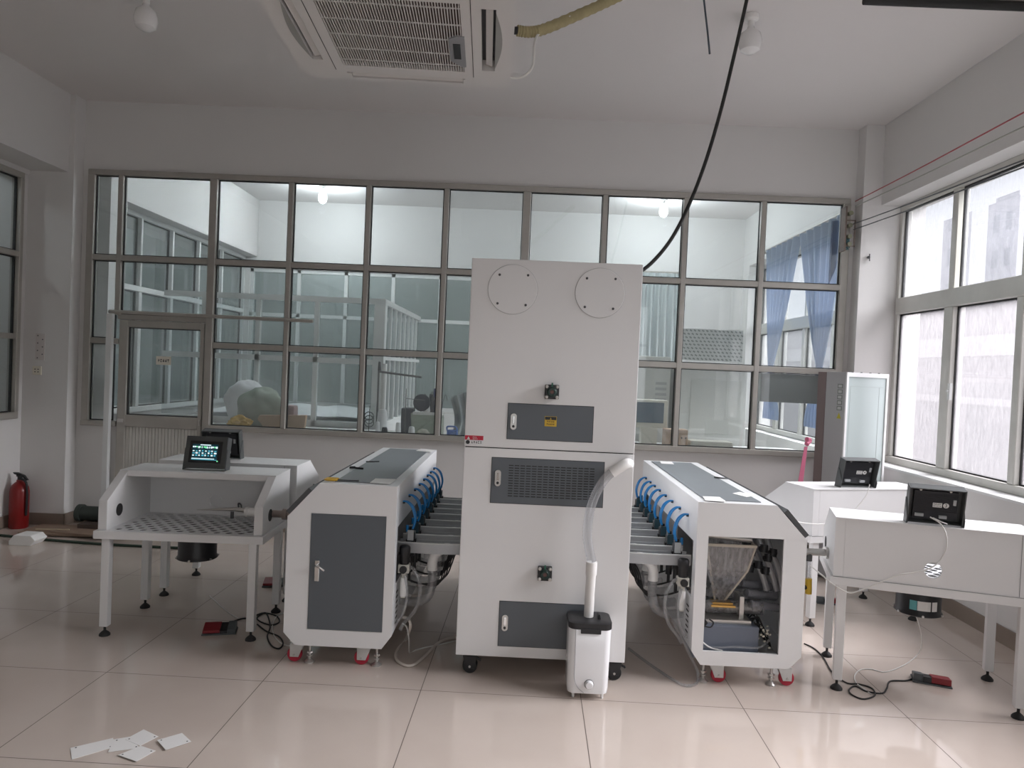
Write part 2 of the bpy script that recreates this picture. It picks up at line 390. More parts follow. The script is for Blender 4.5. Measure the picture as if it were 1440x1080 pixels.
# ---- window_2: right wall, two visible bays
def side_window(name, yfar, mulls, ynear, x, zt=3.235, zb=.93, ztr=(2.26, 2.40), glass_low=FROST, glass_up=WGLASS, f=ALUL, fw_=.045, parent=None):
    m = MB(); x0, x1 = x-.04, x+.05
    m.box(x0, x1, ynear, yfar, zt-.05, zt).box(x0-.02, x1, ynear, yfar, zb, zb+.06)
    m.box(x0, x1, yfar-fw_, yfar, zb+.06, zt-.05).box(x0, x1, ynear, ynear+fw_, zb+.06, zt-.05)
    m.box(x0-.02, x1, ynear+fw_, yfar-fw_, ztr[0], ztr[1])
    for y, hw in mulls:
        m.box(x0-.01, x1, y-hw, y+hw, zb+.06, ztr[0]).box(x0, x1, y-hw*.6, y+hw*.6, ztr[1], zt-.05)
    o = struct(name, m, f, parent, bevel=.005, seg=1)
    ys = [ynear+fw_]+sum([[y-hw, y+hw] for y, hw in mulls[::-1]], [])+[yfar-fw_]
    gk = MB(); ga = MB(); gb = MB()
    for k in range(0, len(ys), 2):
        a, b = ys[k], ys[k+1]
        for za, zb2, tgt in ((zb+.06, ztr[0], ga), (ztr[1], zt-.05, gb)):
            g = .010
            gk.box(x-.012, x+.012, a, a+g, za, zb2).box(x-.012, x+.012, b-g, b, za, zb2).box(x-.012, x+.012, a+g, b-g, za, za+g).box(x-.012, x+.012, a+g, b-g, zb2-g, zb2)
            tgt.box(x-.003, x+.003, a+g, b-g, za+g, zb2-g)
    struct('gasket', gk, GASK, o)
    if glass_low: struct('glass_lower', ga, glass_low, o)
    if glass_up: struct('glass_upper', gb, glass_up, o)
    return o
win2 = side_window('window_2', 6.60, [(5.755, .06), (4.93, .035), (4.05, .06), (3.2, .035), (2.35, .06)], 1.6, 3.36)
struct('handle', MB().box(3.30, 3.32, 5.66, 5.69, 1.53, 1.66).box(3.285, 3.30, 5.667, 5.683, 1.59, 1.61), ALUW, win2)
struct('trim_3', MB().box(XR-.02, 3.32, 2.2, 6.6, .915, .932), ALUW)          # marble sill
# ---- window_3: left wall
lw = side_window('window_3', 6.52, [(5.93, .02), (5.2, .03), (4.4, .03), (3.6, .03), (2.8, .03), (2.0, .03)], 1.0, -4.62, zt=3.20, zb=.98, ztr=(2.44, 2.49), glass_low=GLASS, glass_up=GLASS, f=ALU)
struct('rail', MB().box(-4.66, -4.58, 1.0, 6.50, 1.70, 1.75), ALU, lw)
struct('wall_corridor', MB().box(-6.6, -6.5, YF, 11, -.1, CH).box(-6.6, -4.85, YF-.1, YF, 0, CH).box(-6.5, -4.85, YF, 11, CH, CH+.1).box(-6.5, -4.85, YF, 11, -.1, 0), WALL)
struct('wall_left_lintel', MB().box(-4.85, -4.58, YF, 6.6, 3.20, 3.246), WALL)

CORR_FILL = [(-5.6, 5.6, 'added unseen bulb brightening the corridor left of the room, nearer the corner'), (-5.6, 9.0, 'added unseen bulb brightening the corridor left of the workshop')]  # unseen bulbs, added to brighten the corridor behind the left windows

# rear window behind the photographer (frame only + clear glass)
m_ = MB()
for x in (-1.0, .3, 1.65, 2.95): m_.box(x, x+.05, YF-.1, YF-.04, .9, 3.3)
m_.box(-1, 3, YF-.1, YF-.04, .9, .95).box(-1, 3, YF-.1, YF-.04, 3.25, 3.3).box(-1, 3, YF-.1, YF-.04, 2.3, 2.36)
struct('window_4', m_, ALUL)

# ================================================================== ROOM BEHIND THE GLASS
YE = 10.7
struct('floor_workshop', MB().box(-4.85, 3.6, YB+.12, 11, -.1, 0), mat('grey_floor', (.4, .38, .35), .3, var=.05))
m_ = MB().box(-4.85, 3.6, YE, YE+.12, 2.95, CH).box(-4.85, 3.6, YE, YE+.12, 0, .95).box(.8, 3.6, YE, YE+.12, .95, 2.95).box(-4.85, -4.1, YE, YE+.12, .95, 2.95)
struct('wall_far', m_, WALL)
struct('wall_far_left', MB().box(-4.85, -4.0, YB+.14, YE, 3.12, CH).box(-4.85, -4.25, YB+.14, YE, 0, .98).box(-4.85, -4.0, YB+.14, 7.05, .98, 3.12), WALL)
wl = side_window('window_5', 10.7, [(9.9, .03), (9.2, .03), (8.5, .03), (7.8, .03)], 7.05, -4.22, zt=3.12, zb=.98, ztr=(2.28, 2.34), glass_low=GLASS, glass_up=GLASS, f=ALUW)
m_ = MB().box(XR, 3.55, YB+.14, YE, 3.235, CH).box(XR, 3.55, YB+.14, YE, 0, .93).box(XR, 3.55, YB+.14, 7.0, .93, 3.235).box(XR, 3.55, 10.4, YE, .93, 3.235)
struct('wall_far_right', m_, WALL)
side_window('window_6', 10.4, [(9.55, .06), (8.7, .035), (7.85, .06)], 7.0, 3.36, f=ALUL, glass_low=WGLASS, glass_up=WGLASS)
# far wall glazing
m_ = MB()
for x in [-4.1, -3.4, -2.7, -2.0, -1.3, -.6, .1, .75]: m_.box(x, x+.05, YE+.02, YE+.08, .95, 2.95)
m_.box(-4.1, .8, YE+.02, YE+.08, .95, 1.0).box(-4.1, .8, YE+.02, YE+.08, 2.9, 2.95).box(-4.1, .8, YE+.02, YE+.08, 2.25, 2.30)
wf = struct('window_7', m_, ALUW); struct('glass', MB().box(-4.1, .8, YE+.048, YE+.052, 1, 2.9), GLASS, wf)
struct('wall_beyond', MB().box(-6.5, 3.6, 12.6, 12.7, -.1, 4).box(-6.5, 3.6, 10.9, 12.6, CH, CH+.1).box(3.5, 3.6, 10.82, 12.6, 0, CH).box(-6.6, -6.5, 11, 12.7, -.1, 4).box(-6.5, 3.6, 11, 12.6, -.1, 0), mat('grey_green_wall', (.46, .48, .47), .8))
# white cubicle partition inside the workshop
cub = thing('cubicle_partition', 'white framed glass cubicle standing in the room behind the partition', 'partition', (-2.8, 8.0, 0))
m_ = MB().box(-4.0, -1.57, 7.97, 8.03, 2.27, 2.33).box(-1.66, -1.54, 7.95, 8.07, 0, 2.33).box(-1.60, -1.54, 8.07, 10.68, 2.27, 2.33)
for x in (-3.55, -2.95, -2.30): m_.box(x-.025, x+.025, 7.97, 8.03, 0, 2.27)
m_.box(-4.0, -1.66, 7.97, 8.03, 1.60, 1.66).box(-4.0, -1.66, 7.97, 8.03, .9, .96).box(-1.60, -1.54, 8.07, 10.68, .9, .96).box(-1.60, -1.54, 8.07, 10.68, 1.66, 1.70)
for k in range(1, 8): m_.box(-1.59, -1.55, 8.07+k*.33, 8.10+k*.33, .9, 2.27)
m_.build('frame', ALUW, cub)
MB().box(-4.0, -1.66, 7.995, 8.0, .96, 2.27).box(-1.572, -1.568, 8.07, 10.68, .96, 2.27).build('glass', GLASS, cub)
MB().box(-4.0, -1.66, 7.985, 8.015, .0, .9).box(-1.585, -1.555, 8.07, 10.68, 0, .9).build('lower_panel', WHITE, cub)
def bulb_lamp(x, y, z, label, power, group=None, name='ceiling_bulb', ztop=CH, r=.055):
    t = thing(name, label, 'bulb', (x, y, z), 0, group)
    MB().lathe((x, y, z), [(.045, ztop-z-.001), (.045, ztop-z-.03), (.022, ztop-z-.04), (.022, ztop-z-.075)], 20).build('socket', PVC, t, smooth=True)
    s = ztop-z-.07
    em = mat('lit_bulb', (.9, .9, .9), .3, emit=(.92, .97, 1), estr=14) if power else mat('opal_bulb', (.78, .77, .76), .25)
    MB().lathe((x, y, z), [(.02, s), (.024, s-.02), (r*.85, s-.05), (r, s-.09), (r, s-.12), (r*.85, s-.155), (r*.4, s-.175), (.004, s-.18)], 24).build('globe', em, t, smooth=True)
    if power:
        l = bpy.data.lights.new('bulb_light', 'POINT'); l.energy = power; l.color = (.88, .95, 1); l.shadow_soft_size = .06
        o = bpy.data.objects.new('bulb_light', l); COL.objects.link(o); o.parent = t; o.location = (0, 0, s-.25)
    return t
bulb_lamp(-2.75, 9.6, 3.7, 'lit bulb on the workshop ceiling behind the second partition column', 42, 'lit workshop bulbs')
for x_, y_, lb_ in ((-2.2, 7.9, 'assumed unseen bulb of the workshop nearest the door'), (1.3, 7.9, 'assumed unseen bulb of the workshop above the lattice machine')): bulb_lamp(x_, y_, 3.7, lb_, 32, 'lit workshop bulbs')  # bulbs assumed out of view, added to brighten the camera-facing sides of the workshop
for x_, y_, lb_ in CORR_FILL: bulb_lamp(x_, y_, 3.7, lb_, 13, 'added unseen corridor bulbs')
for x_, lb_ in ((-3.2, 'added unseen bulb brightening the store behind the workshop, left'), (.6, 'added unseen bulb brightening the store behind the workshop, right')): bulb_lamp(x_, 11.7, 3.7, lb_, 40, 'added unseen store bulbs')  # out of view, added so the space beyond the far glazing isn't dark
bulb_lamp(1.75, 9.6, 3.7, 'lit bulb on the workshop ceiling behind the right of the tall cabinet', 42, 'lit workshop bulbs')

# ================================================================== MACHINES
def holed_cell(mb, r, c, rad, a0, a1, axis='z', n=12, walls=True):
    """rectangle r=(u0,u1,v0,v1) with a round hole, solid between a0 and a1"""
    u0, u1, v0, v1 = r
    def mk(u, v, a): return {'x': (a, u, v), 'y': (u, a, v), 'z': (u, v, a)}[axis]
    vs = []; 
    for a in (a0, a1):
        for k in range(n):
            th = 2*PI*(k+.5)/n; cx, sy = math.cos(th), math.sin(th)
            vs.append(mk(c[0]+rad*cx, c[1]+rad*sy, a))
        for k in range(n):
            th = 2*PI*(k+.5)/n; cx, sy = math.cos(th), math.sin(th)
            tu = ((u1-c[0]) if cx > 0 else (c[0]-u0))/max(abs(cx), 1e-6); tv = ((v1-c[1]) if sy > 0 else (c[1]-v0))/max(abs(sy), 1e-6)
            if n % 4 == 0 and k % (n//4) == (n//4)//2 and n//4 % 2 == 1:
                vs.append(mk(u1 if cx > 0 else u0, v1 if sy > 0 else v0, a))
            else:
                tt = min(tu, tv); vs.append(mk(c[0]+tt*cx, c[1]+tt*sy, a))
    fs = []
    for k in range(n):
        q = (k+1) % n
        fs.append((k, q, n+q, n+k)); fs.append((2*n+k, 3*n+k, 3*n+q, 2*n+q)); 
        if walls: fs.append((k, 2*n+k, 2*n+q, q))
    return mb.add(vs, fs)

def caster(parent, x, y, fork, wheelm, r=.035, ztop=.12, wx=.028, name='caster', bolt=STEEL, off=0.):
    """swivel caster turned sideways: its wheel disc faces the front"""
    m_ = MB().box(x-.035, x+.035, y-.03, y+.03, ztop-.006, ztop).cyl((x, y, ztop-.022), (x, y, ztop-.006), .022)
    for s_ in (-1, 1): m_.prism([(x-.038, ztop-.02), (x+.038, ztop-.02), (x+.024+off, r-.012), (x-.022+off, r-.012)], 'y', y+s_*(wx/2+.002), y+s_*(wx/2+.006))
    m_.box(x-.034, x+.034, y-wx/2-.006, y+wx/2+.006, ztop-.026, ztop-.018)
    c = m_.build(name, fork, parent, bevel=.0015, seg=1)
    MB().lathe((x+off, y, r), [(r*.5, -wx/2), (r*.92, -wx/2), (r, -wx/2+.005), (r, wx/2-.005), (r*.92, wx/2), (r*.5, wx/2)], 32, 'y').build('wheel', wheelm, c, smooth=True)
    MB().cyl((x+off, y-wx/2-.010, r), (x+off, y+wx/2+.010, r), .006).build('axle', bolt, c, smooth=True)
    return c
def level_foot(parent, x, y, ztop=.12):
    m_ = MB().cyl((x, y, .018), (x, y, ztop), .007, n=12).lathe((x, y, 0), [(.027, 0), (.027, .006), (.022, .011), (.010, .02), (.010, .026)], 24)
    m_.cyl((x, y, .052), (x, y, .060), .017, n=6).cyl((x, y, .034), (x, y, .040), .016, n=20).cyl((x, y, ztop-.014), (x, y, ztop-.004), .016, n=6)
    return m_.build('levelling_foot', STEEL, parent, smooth=True)
def latch(parent, x, y, z, w=.032, h=.085):
    m_ = MB(); n = 20; r = w/2
    ol = [(x+r*math.cos(a), z+h/2-r+r*math.sin(a)) for a in [PI*k/n for k in range(n+1)]]+[(x+r*math.cos(a), z-h/2+r+r*math.sin(a)) for a in [PI+PI*k/n for k in range(n+1)]]
    m_.prism(ol, 'y', y-.006, y)
    o = m_.build('latch', STEEL, parent, bevel=.002, seg=2)
    MB().box(x-.006, x+.007, y-.011, y-.006, z-.012, z+h/2-.012).build('latch_lever', CHROME, o, bevel=.002)
    MB().cyl((x, y-.010, z-h/2+.018), (x, y-.006, z-h/2+.018), .007, n=16).build('keyhole', BLACK, o)

# ---- the tall cabinet
CX0, CX1, CF = -.290, .594, 3.76
cab = thing('sorting_cabinet', 'tall white steel cabinet with three grey doors standing between the two long machines', 'cabinet', (.152, 4.1, 0))
MB().box(CX0, CX1, CF, 4.50, 1.213, 2.19).build('upper_body', WHITE, cab, bevel=.004)
MB().box(CX0, CX1, CF, 4.50, .118, 1.208).build('lower_body', WHITE, cab, bevel=.004)
MB().box(CX0+.006, CX1-.006, CF+.006, 4.49, 1.206, 1.215).build('seam', GASK, cab)
MB().box(CX0+.12, CX1-.12, 4.50, 5.55, .118, 1.10).build('rear_housing', WHITE, cab, bevel=.004)
def cab_door(x0, x1, z0, z1, lz, vent=False, lx=.03):
    MB().box(x0-.003, x1+.003, CF-.0005, CF+.004, z0-.003, z1+.003).build('door_gap', GASK, cab)
    m_ = MB()
    if vent:
        m_.box(x0, x0+.085, CF-.003, CF+.002, z0, z1).box(x1-.045, x1, CF-.003, CF+.002, z0, z1).box(x0+.085, x1-.045, CF-.003, CF+.002, z0, z0+.032).box(x0+.085, x1-.045, CF-.003, CF+.002, z1-.030, z1)
        nx, nz = 15, 13; ux0, ux1, uz0, uz1 = x0+.085, x1-.045, z0+.032, z1-.03
        pw = (ux1-ux0)/nx; ph = (uz1-uz0)/nz
        for i in range(nx+1):
            c = ux0+i*pw; m_.box(max(ux0, c-.0032), min(ux1, c+.0032), CF-.003, CF+.001, uz0, uz1)
        for j in range(nz+1):
            c = uz0+j*ph; m_.box(ux0, ux1, CF-.0028, CF+.001, max(uz0, c-.0042), min(uz1, c+.0042))
    else: m_.box(x0, x1, CF-.003, CF+.002, z0, z1)
    d = m_.build('access_door', GREY, cab)
    latch(d, x0+lx, CF-.003, lz)
    return d
d1 = cab_door(-.069, .372, 1.262, 1.445, 1.352)
d2 = cab_door(-.141, .440, .926, 1.160, 1.055, True, .033)
d3 = cab_door(-.069, .372, .178, .411, .300)
# warning sticker on the top door
st = MB().box(.122, .184, CF-.0042, CF-.003, 1.335, 1.387).build('warning_sticker', YEL, d1); st['label'] = 'yellow warning sticker with a black header'
MB().box(.124, .182, CF-.0050, CF-.0042, 1.369, 1.385).build('sticker_header', BLACK, st)
m_ = MB(); strokes(m_, (.132, CF-.0044, 1.355), (1, 0, 0), (0, 0, 1), .042, .010, 4, 5); strokes(m_, (.132, CF-.0044, 1.341), (1, 0, 0), (0, 0, 1), .042, .010, 5, 8); m_.build('lettering', BLACK, st)
m_ = MB().prism([(.149, 1.371), (.157, 1.371), (.153, 1.382)], 'y', CF-.0056, CF-.005); m_.build('warning_mark', YEL, st)
# red and white label at the left edge
lb = MB().box(-.288, -.190, CF-.0012, CF, 1.222, 1.269).build('label_plate', WHITE2, cab)
rl = MB().box(-.288, -.192, CF-.0020, CF-.0012, 1.247, 1.270).build('red_band', mat('label_red', (.5, .012, .04), .4), lb)
MB().prism([(-.277, 1.250), (-.261, 1.250), (-.269, 1.265)], 'y', CF-.0028, CF-.002).build('triangle_mark', PAPER, rl)
m_ = MB(); strokes(m_, (-.248, CF-.0022, 1.259), (1, 0, 0), (0, 0, 1), .022, .006, 3, 2); strokes(m_, (-.248, CF-.0022, 1.250), (1, 0, 0), (0, 0, 1), .026, .006, 4, 6); m_.build('lettering', PAPER, rl)
MB().cyl((-.272, CF-.0022, 1.235), (-.272, CF-.0012, 1.235), .0105, n=20).build('round_mark', BLACK, lb)
m_ = MB(); strokes(m_, (-.255, CF-.0016, 1.228), (1, 0, 0), (0, 0, 1), .056, .016, 5, 4); m_.build('lettering', BLACK, lb)
# two round blanking covers
for cx in (-.073, .378):
    c = MB().lathe((cx, CF, 2.035), [(.128, 0), (.128, -.003), (.126, -.004), (.002, -.004)], 64, 'y').build('round_cover', WHITE, cab, smooth=False)
    for sx, sz in ((-.072, .074), (.078, .077), (-.077, -.077), (.072, -.080)):
        MB().lathe((cx+sx*.98, CF-.004, 2.035+sz*.98), [(.0065, 0), (.0065, -.002), (.004, -.0035)], 14, 'y').build('screw', mat('dark_steel', (.09, .09, .095), .4, metal=.6), c, smooth=True)
    rg = MB(); n = 64
    vs = []
    for r_ in (.128, .1295):
        for k in range(n): vs.append((cx+r_*math.cos(2*PI*k/n), CF-.0004, 2.035+r_*math.sin(2*PI*k/n)))
    rg.add(vs, [(k, (k+1) % n, n+(k+1) % n, n+k) for k in range(n)]); rg.build('cover_joint', mat('joint_grey', (.3, .3, .3), .7), c)
# two green/black connector blocks
for z in (1.515, .572):
    x = .152 if z > 1 else .157
    b = MB().box(x-.037, x+.037, CF-.030, CF, z-.037, z+.037).build('connector_block', BLACK, cab, bevel=.006)
    for sx in (-1, 1):
        for sz in (-1, 1): MB().lathe((x+sx*.027, CF-.03, z+sz*.027), [(.009, 0), (.009, -.003), (.005, -.005)], 14, 'y').build('bolt', STEEL, b, smooth=True)
    MB().lathe((x, CF-.03, z), [(.026, 0), (.026, -.006), (.019, -.010), (.018, -.016), (.012, -.016), (.012, -.008)], 28, 'y').build('ring', mat('black_green', (.012, .035, .028), .4), b, smooth=True)
    MB().lathe((x, CF-.038, z), [(.010, 0), (.010, -.006), (.004, -.006)], 20, 'y').build('core', mat('dull_red_brown', (.14, .07, .06), .5), b, smooth=True)
    MB().box(x-.004, x+.004, CF-.036, CF-.03, z+.02, z+.047).build('green_tab', GREEN, b)
for x, y in ((-.216, 3.84), (.55, 3.84), (-.216, 4.42), (.55, 4.42)):
    c = caster(cab, x, y, BLACK, BLACKR, r=.039, ztop=.118, wx=.05)
    MB().obox((x+.045, y-.01, .075), (.03, .02, .007), ry=.5).build('brake_lever', BLACK, c)

# ---- the two long feeding machines
DARKIN = mat('dark_machine_interior', (.2, .195, .195), .6, var=.2, vscale=15)
def machine(side, label, closed):
    X0, s = ((-.633, -1) if side == 'L' else (.942, 1))
    X = lambda u: X0+s*u
    def bx(m_, u0, u1, *r):
        a, b = sorted((X(u0), X(u1))); return m_.box(a, b, *r)
    ZT = .982 if side == 'L' else .974
    t = thing('feeding_machine', label, 'machine', (X(.285), 4.64, 0))
    Y0, Y1 = 3.78, 5.50
    ol = [(0, .19), (.05, .12), (.51, .12), (.572, .185), (.572, .80), (.408, ZT), (0, ZT)]
    d = (.05, .447, .208, .822) if closed else (.06, .453, .193, .799)
    # front plate as a frame round the opening
    m_ = MB()
    P_ = lambda o: [(X(u), z) for u, z in o]
    m_.prism(P_([(0, .19), (.05, .12), (.51, .12), (.572, .185), (.572, d[2]), (0, d[2])]), 'y', Y0, Y0+.016)
    m_.prism(P_([(0, d[2]), (d[0], d[2]), (d[0], d[3]), (0, d[3])]), 'y', Y0, Y0+.016)
    m_.prism(P_([(d[1], d[2]), (.572, d[2]), (.572, .80), (.572-.02, .8), (d[1], .8)] if not closed else [(d[1], d[2]), (.572, d[2]), (.572, .80), (.551, d[3]), (d[1], d[3])]), 'y', Y0, Y0+.016)
    m_.prism(P_([(0, d[3]), (.551 if closed else .572, d[3]), (.408, ZT), (0, ZT)]), 'y', Y0, Y0+.016)
    m_.build('front_panel', WHITE, t)
    # shell
    m_ = MB(); T = .012
    m_.prism(P_([(.408, ZT), (.572, .80), (.56, .795), (.400, ZT-.012)]), 'y', Y0+.016, Y1)
    bx(m_, .56, .572, Y0+.016, Y1, .185, .80)
    bx(m_, 0, .408, Y0+.016, Y1, ZT-T, ZT)
    bx(m_, 0, T, Y0+.016, Y1, .755, ZT-T)
    bx(m_, 0, T, Y0+.016, Y1, .19, .45)
    bx(m_, 0, T, Y0+.016, Y0+.07, .45, .755); bx(m_, 0, T, Y1-.07, Y1, .45, .755)
    bx(m_, .05, .51, Y0+.016, Y1, .12, .132)
    m_.prism(P_([(0, .19), (.05, .12), (.05, .132), (.012, .19)]), 'y', Y0+.016, Y1)
    m_.prism(P_([(.572, .185), (.51, .12), (.51, .132), (.56, .185)]), 'y', Y0+.016, Y1)
    m_.build('housing', WHITE2, t)
    MB().prism(P_(ol), 'y', Y1, Y1+.012).build('rear_panel', WHITE2, t)
    # grey lids on the top and on the slope
    m_ = MB(); bx(m_, .05, .345, 3.845, 5.45, ZT, ZT+.004); m_.build('top_panel', GREYL, t)
    m_ = MB(); a = Vector((.447, .940)); b = Vector((.562, .812)); nn = Vector((.75, .66))*.024
    m_.prism(P_([tuple(a), tuple(b), tuple(b+nn), tuple(a+nn)]), 'y', Y0+.0, Y1-.05); m_.build('sloping_lid', DARKG, t)
    # inner wall seen through the side slot, with components
    m_ = MB(); bx(m_, .035, .04, Y0+(.25 if closed else .62), Y1-.07, .45, .755); m_.build('inner_wall', DARKIN, t)
    if closed:
        m_ = MB(); bx(m_, d[0]+.002, d[1]-.002, Y0-.002, Y0+.010, d[2]+.002, d[3]-.002)
        dr = m_.build('door', GREY, t)
        m_ = MB(); bx(m_, d[0], d[1], Y0+.011, Y0+.012, d[2], d[3]); m_.build('door_seal', GASK, t)
        hx = X(.405)
        h = MB().box(hx-.012, hx+.012, Y0-.007, Y0-.002, .465, .575).build('handle_plate', CHROME, dr, bevel=.002)
        MB().tube([(hx, Y0-.007, .55), (hx, Y0-.03, .55), (hx+.02, Y0-.034, .548), (hx+.045, Y0-.030, .53)], .006, 10).build('lever', CHROME, dr, smooth=True)
    # casters with red wheels and levelling feet
    for u, y in ((.088, 3.862), (.450, 3.862), (.088, 5.40), (.450, 5.40)):
        level_foot(t, X(u), y)
        caster(t, X(u+.068), y+.004, mat('caster_plate', (.62, .62, .61), .35, metal=.3), RED, r=.040, ztop=.12, wx=.026, off=s*.014)
    # side slots of the lower band
    m_ = MB()
    for k in range(7): 
        z = .22+k*.028; a, b = sorted((X(-.0015), X(.001))); m_.box(a, b, 3.88, 3.93, z, z+.008)
    m_.build('vent_slots', GASK, t)
    # chutes reaching to the cabinet, with their valves, tubes and hoses
    ys = [3.97, 4.17, 4.38, 4.58, 4.78, 4.96, 5.13, 5.32]
    EDGE = CX0-.0 if side == 'L' else CX1
    for k, y in enumerate(ys):
        xa, xb = X(.02), EDGE+(.0 if side == 'L' else 0)
        if y > 4.5: xb = (CX0+.12) if side == 'L' else (CX1-.12)
        def bow(v): return .03*math.sin(PI*v)
        m_ = MB()
        N = 8
        pl = [(xa+(xb-xa)*i/N, -.010*math.sin(PI*i/N)*1.2) for i in range(N+1)]
        for i in range(N):
            (p, q), (p2, q2) = pl[i], pl[i+1]
            for (ya, yb_, za, zb) in ((y-.004, y, .590, .645), (y+.001, y+.105, .598, .603), (y+.105, y+.109, .600, .640)):
                vs = [(p, ya+q, za), (p, yb_+q, za), (p, yb_+q, zb), (p, ya+q, zb), (p2, ya+q2, za), (p2, yb_+q2, za), (p2, yb_+q2, zb), (p2, ya+q2, zb)]
                m_.add(vs, [(0, 1, 2, 3), (4, 7, 6, 5), (0, 4, 5, 1), (1, 5, 6, 2), (2, 6, 7, 3), (3, 7, 4, 0)])
        ch = m_.build('feed_chute', TRAY, t)
        # hinge tabs lying on the chute
        m_ = MB()
        for i in range(N):
            (p, q), (p2, q2) = pl[i], pl[i+1]
            vs = [(p, y-.006+q, .644), (p, y+.010+q, .644), (p, y+.010+q, .648), (p, y-.006+q, .648), (p2, y-.006+q2, .644), (p2, y+.010+q2, .644), (p2, y+.010+q2, .648), (p2, y-.006+q2, .648)]
            m_.add(vs, [(0, 1, 2, 3), (4, 7, 6, 5), (0, 4, 5, 1), (1, 5, 6, 2), (2, 6, 7, 3), (3, 7, 4, 0)])
        m_.build('chute_lip', ALUW, ch)
        xm = X(-.20); MB().box(xm-.05, xm+.03, y+.02, y+.05, .603, .632).build('tab', ALUW, ch)
        MB().box(xm+.05, xm+.062, y+.02, y+.04, .603, .640).build('clip', BLACK, ch)
        # valve
        vx = X(-.052)
        v = MB().box(vx-.020, vx+.020, y+.01, y+.06, .60, .70).cyl((vx, y+.035, .70), (vx, y+.035, .725), .012).box(vx-.028, vx+.028, y+.02, y+.05, .64, .66).build('solenoid_valve', BLACK, t, bevel=.003, seg=1)
        m_ = MB().box(vx-.018, vx+.016, y+.000, y+.010, .655, .712).build('valve_coil', mat('pale_grey_plastic', (.42, .44, .45), .45) if k == 0 else mat('dark_teal_coil', (.03, .07, .09), .4), v, bevel=.002)
        MB().cyl((vx+.022*s, y+.02, .70), (vx+.022*s, y+.02, .735), .008).build('fitting', BLUE, v, smooth=True)
        for q, dy in ((0, 0), (1, .035)):
            MB().tube([(X(.012), y+dy+.015, .862-.006*q), (X(-.02), y+dy+.01, .868-.006*q), (X(-.055), y+dy+.004, .835), (X(-.072), y+dy, .775), (X(-.062), y+dy+.005, .72)], .0055, 8).build('blue_tube', BLUE, t, smooth=True)
        MB().cyl((X(.0), y+.015, .862), (X(-.012), y+.015, .864), .008).build('tube_fitting', BLACK, t, smooth=True)
        # vertical cylinder below
        m_ = MB().cyl((X(-.045), y+.05, .585), (X(-.045), y+.05, .47), .018).cyl((X(-.045), y+.05, .47), (X(-.045), y+.05, .42), .009).box(min(X(-.07), X(.0)), max(X(-.07), X(.0)), y+.03, y+.07, .56, .59)
        m_.build('air_cylinder', BLACK, t, smooth=True)
        # pvc elbow and spiral hose dropping from the chute
        e0 = Vector((X(-.235), y+.04, .612))
        e = MB().tube([e0+Vector((-s*.03, -.0, 0)), e0+Vector((0, -.012, 0)), e0+Vector((s*.045, -.018, -.03)), e0+Vector((s*.058, -.018, -.075)), e0+Vector((s*.058, -.018, -.12))], .028, 16).build('elbow_pipe', PVC, t, smooth=True)
        MB().tube([e0+Vector((s*.058, -.018, -.115)), e0+Vector((s*.056, -.018, -.19)), e0+Vector((s*.078, -.015, -.27)), e0+Vector((s*.145, -.01, -.305)), e0+Vector((s*.235, 0, -.30))], .025, 12, sub=10, ripple=.035).build('spiral_hose', CLEAR, t, smooth=True)
        if k < 3:
            m_ = MB()
            for j in range(4): m_.tube([(X(-.30), y+.06+.012*j, .60), (X(-.28+.012*j), y+.06+.01*j, .52), (X(-.24+.01*j), y+.06, .44-.012*j), (X(-.12), y+.06, .40), (X(-.01), y+.06, .43)], .004, 6)
            m_.build('wire_harness', BLACKR, t, smooth=True)
    # air filter regulator at the near end of the slot
    rx, ry = X(-.035), 3.90
    r = MB().box(rx-.03, rx+.03, ry-.03, ry+.03, .50, .545).box(rx-.012, rx+.012, ry-.012, ry+.012, .36, .50).build('air_regulator', mat('pale_body', (.62, .60, .54), .45), t, bevel=.004)
    MB().lathe((rx, ry, .545), [(.024, 0), (.026, .01), (.026, .05), (.030, .055), (.030, .09), (.024, .098), (.004, .098)], 20).build('regulator_knob', BLACK, r, smooth=True)
    MB().cyl((rx, ry-.032, .522), (rx, ry-.045, .522), .020, n=20).build('gauge', BLACK, r, smooth=True)
    MB().cyl((rx, ry, .37), (rx, ry, .47), .019, n=18).build('filter_bowl', PVC, r, smooth=True)
    MB().tube([(rx-s*.03, ry, .53), (rx-s*.06, ry-.01, .51), (rx-s*.095, ry-.02, .42), (rx-s*.07, ry-.01, .30), (rx-s*.01, ry, .22), (rx+s*.005, ry-.02, .19)], .010, 10).build('air_hose', CLEAR, t, smooth=True)
    MB().tube([(rx-s*.01, ry-.03, .49), (rx-s*.03, ry-.05, .40), (rx-s*.015, ry-.055, .30), (rx+s*.02, ry-.05, .24)], .007, 8).build('air_hose', CLEAR, t, smooth=True)
    return t, X, s
LBL = 'long white machine with a closed grey door left of the tall cabinet'
mL, XLf, sL = machine('L', LBL, True)
mR, XRf, sR = machine('R', 'long white machine with an open front showing its hopper right of the tall cabinet', False)

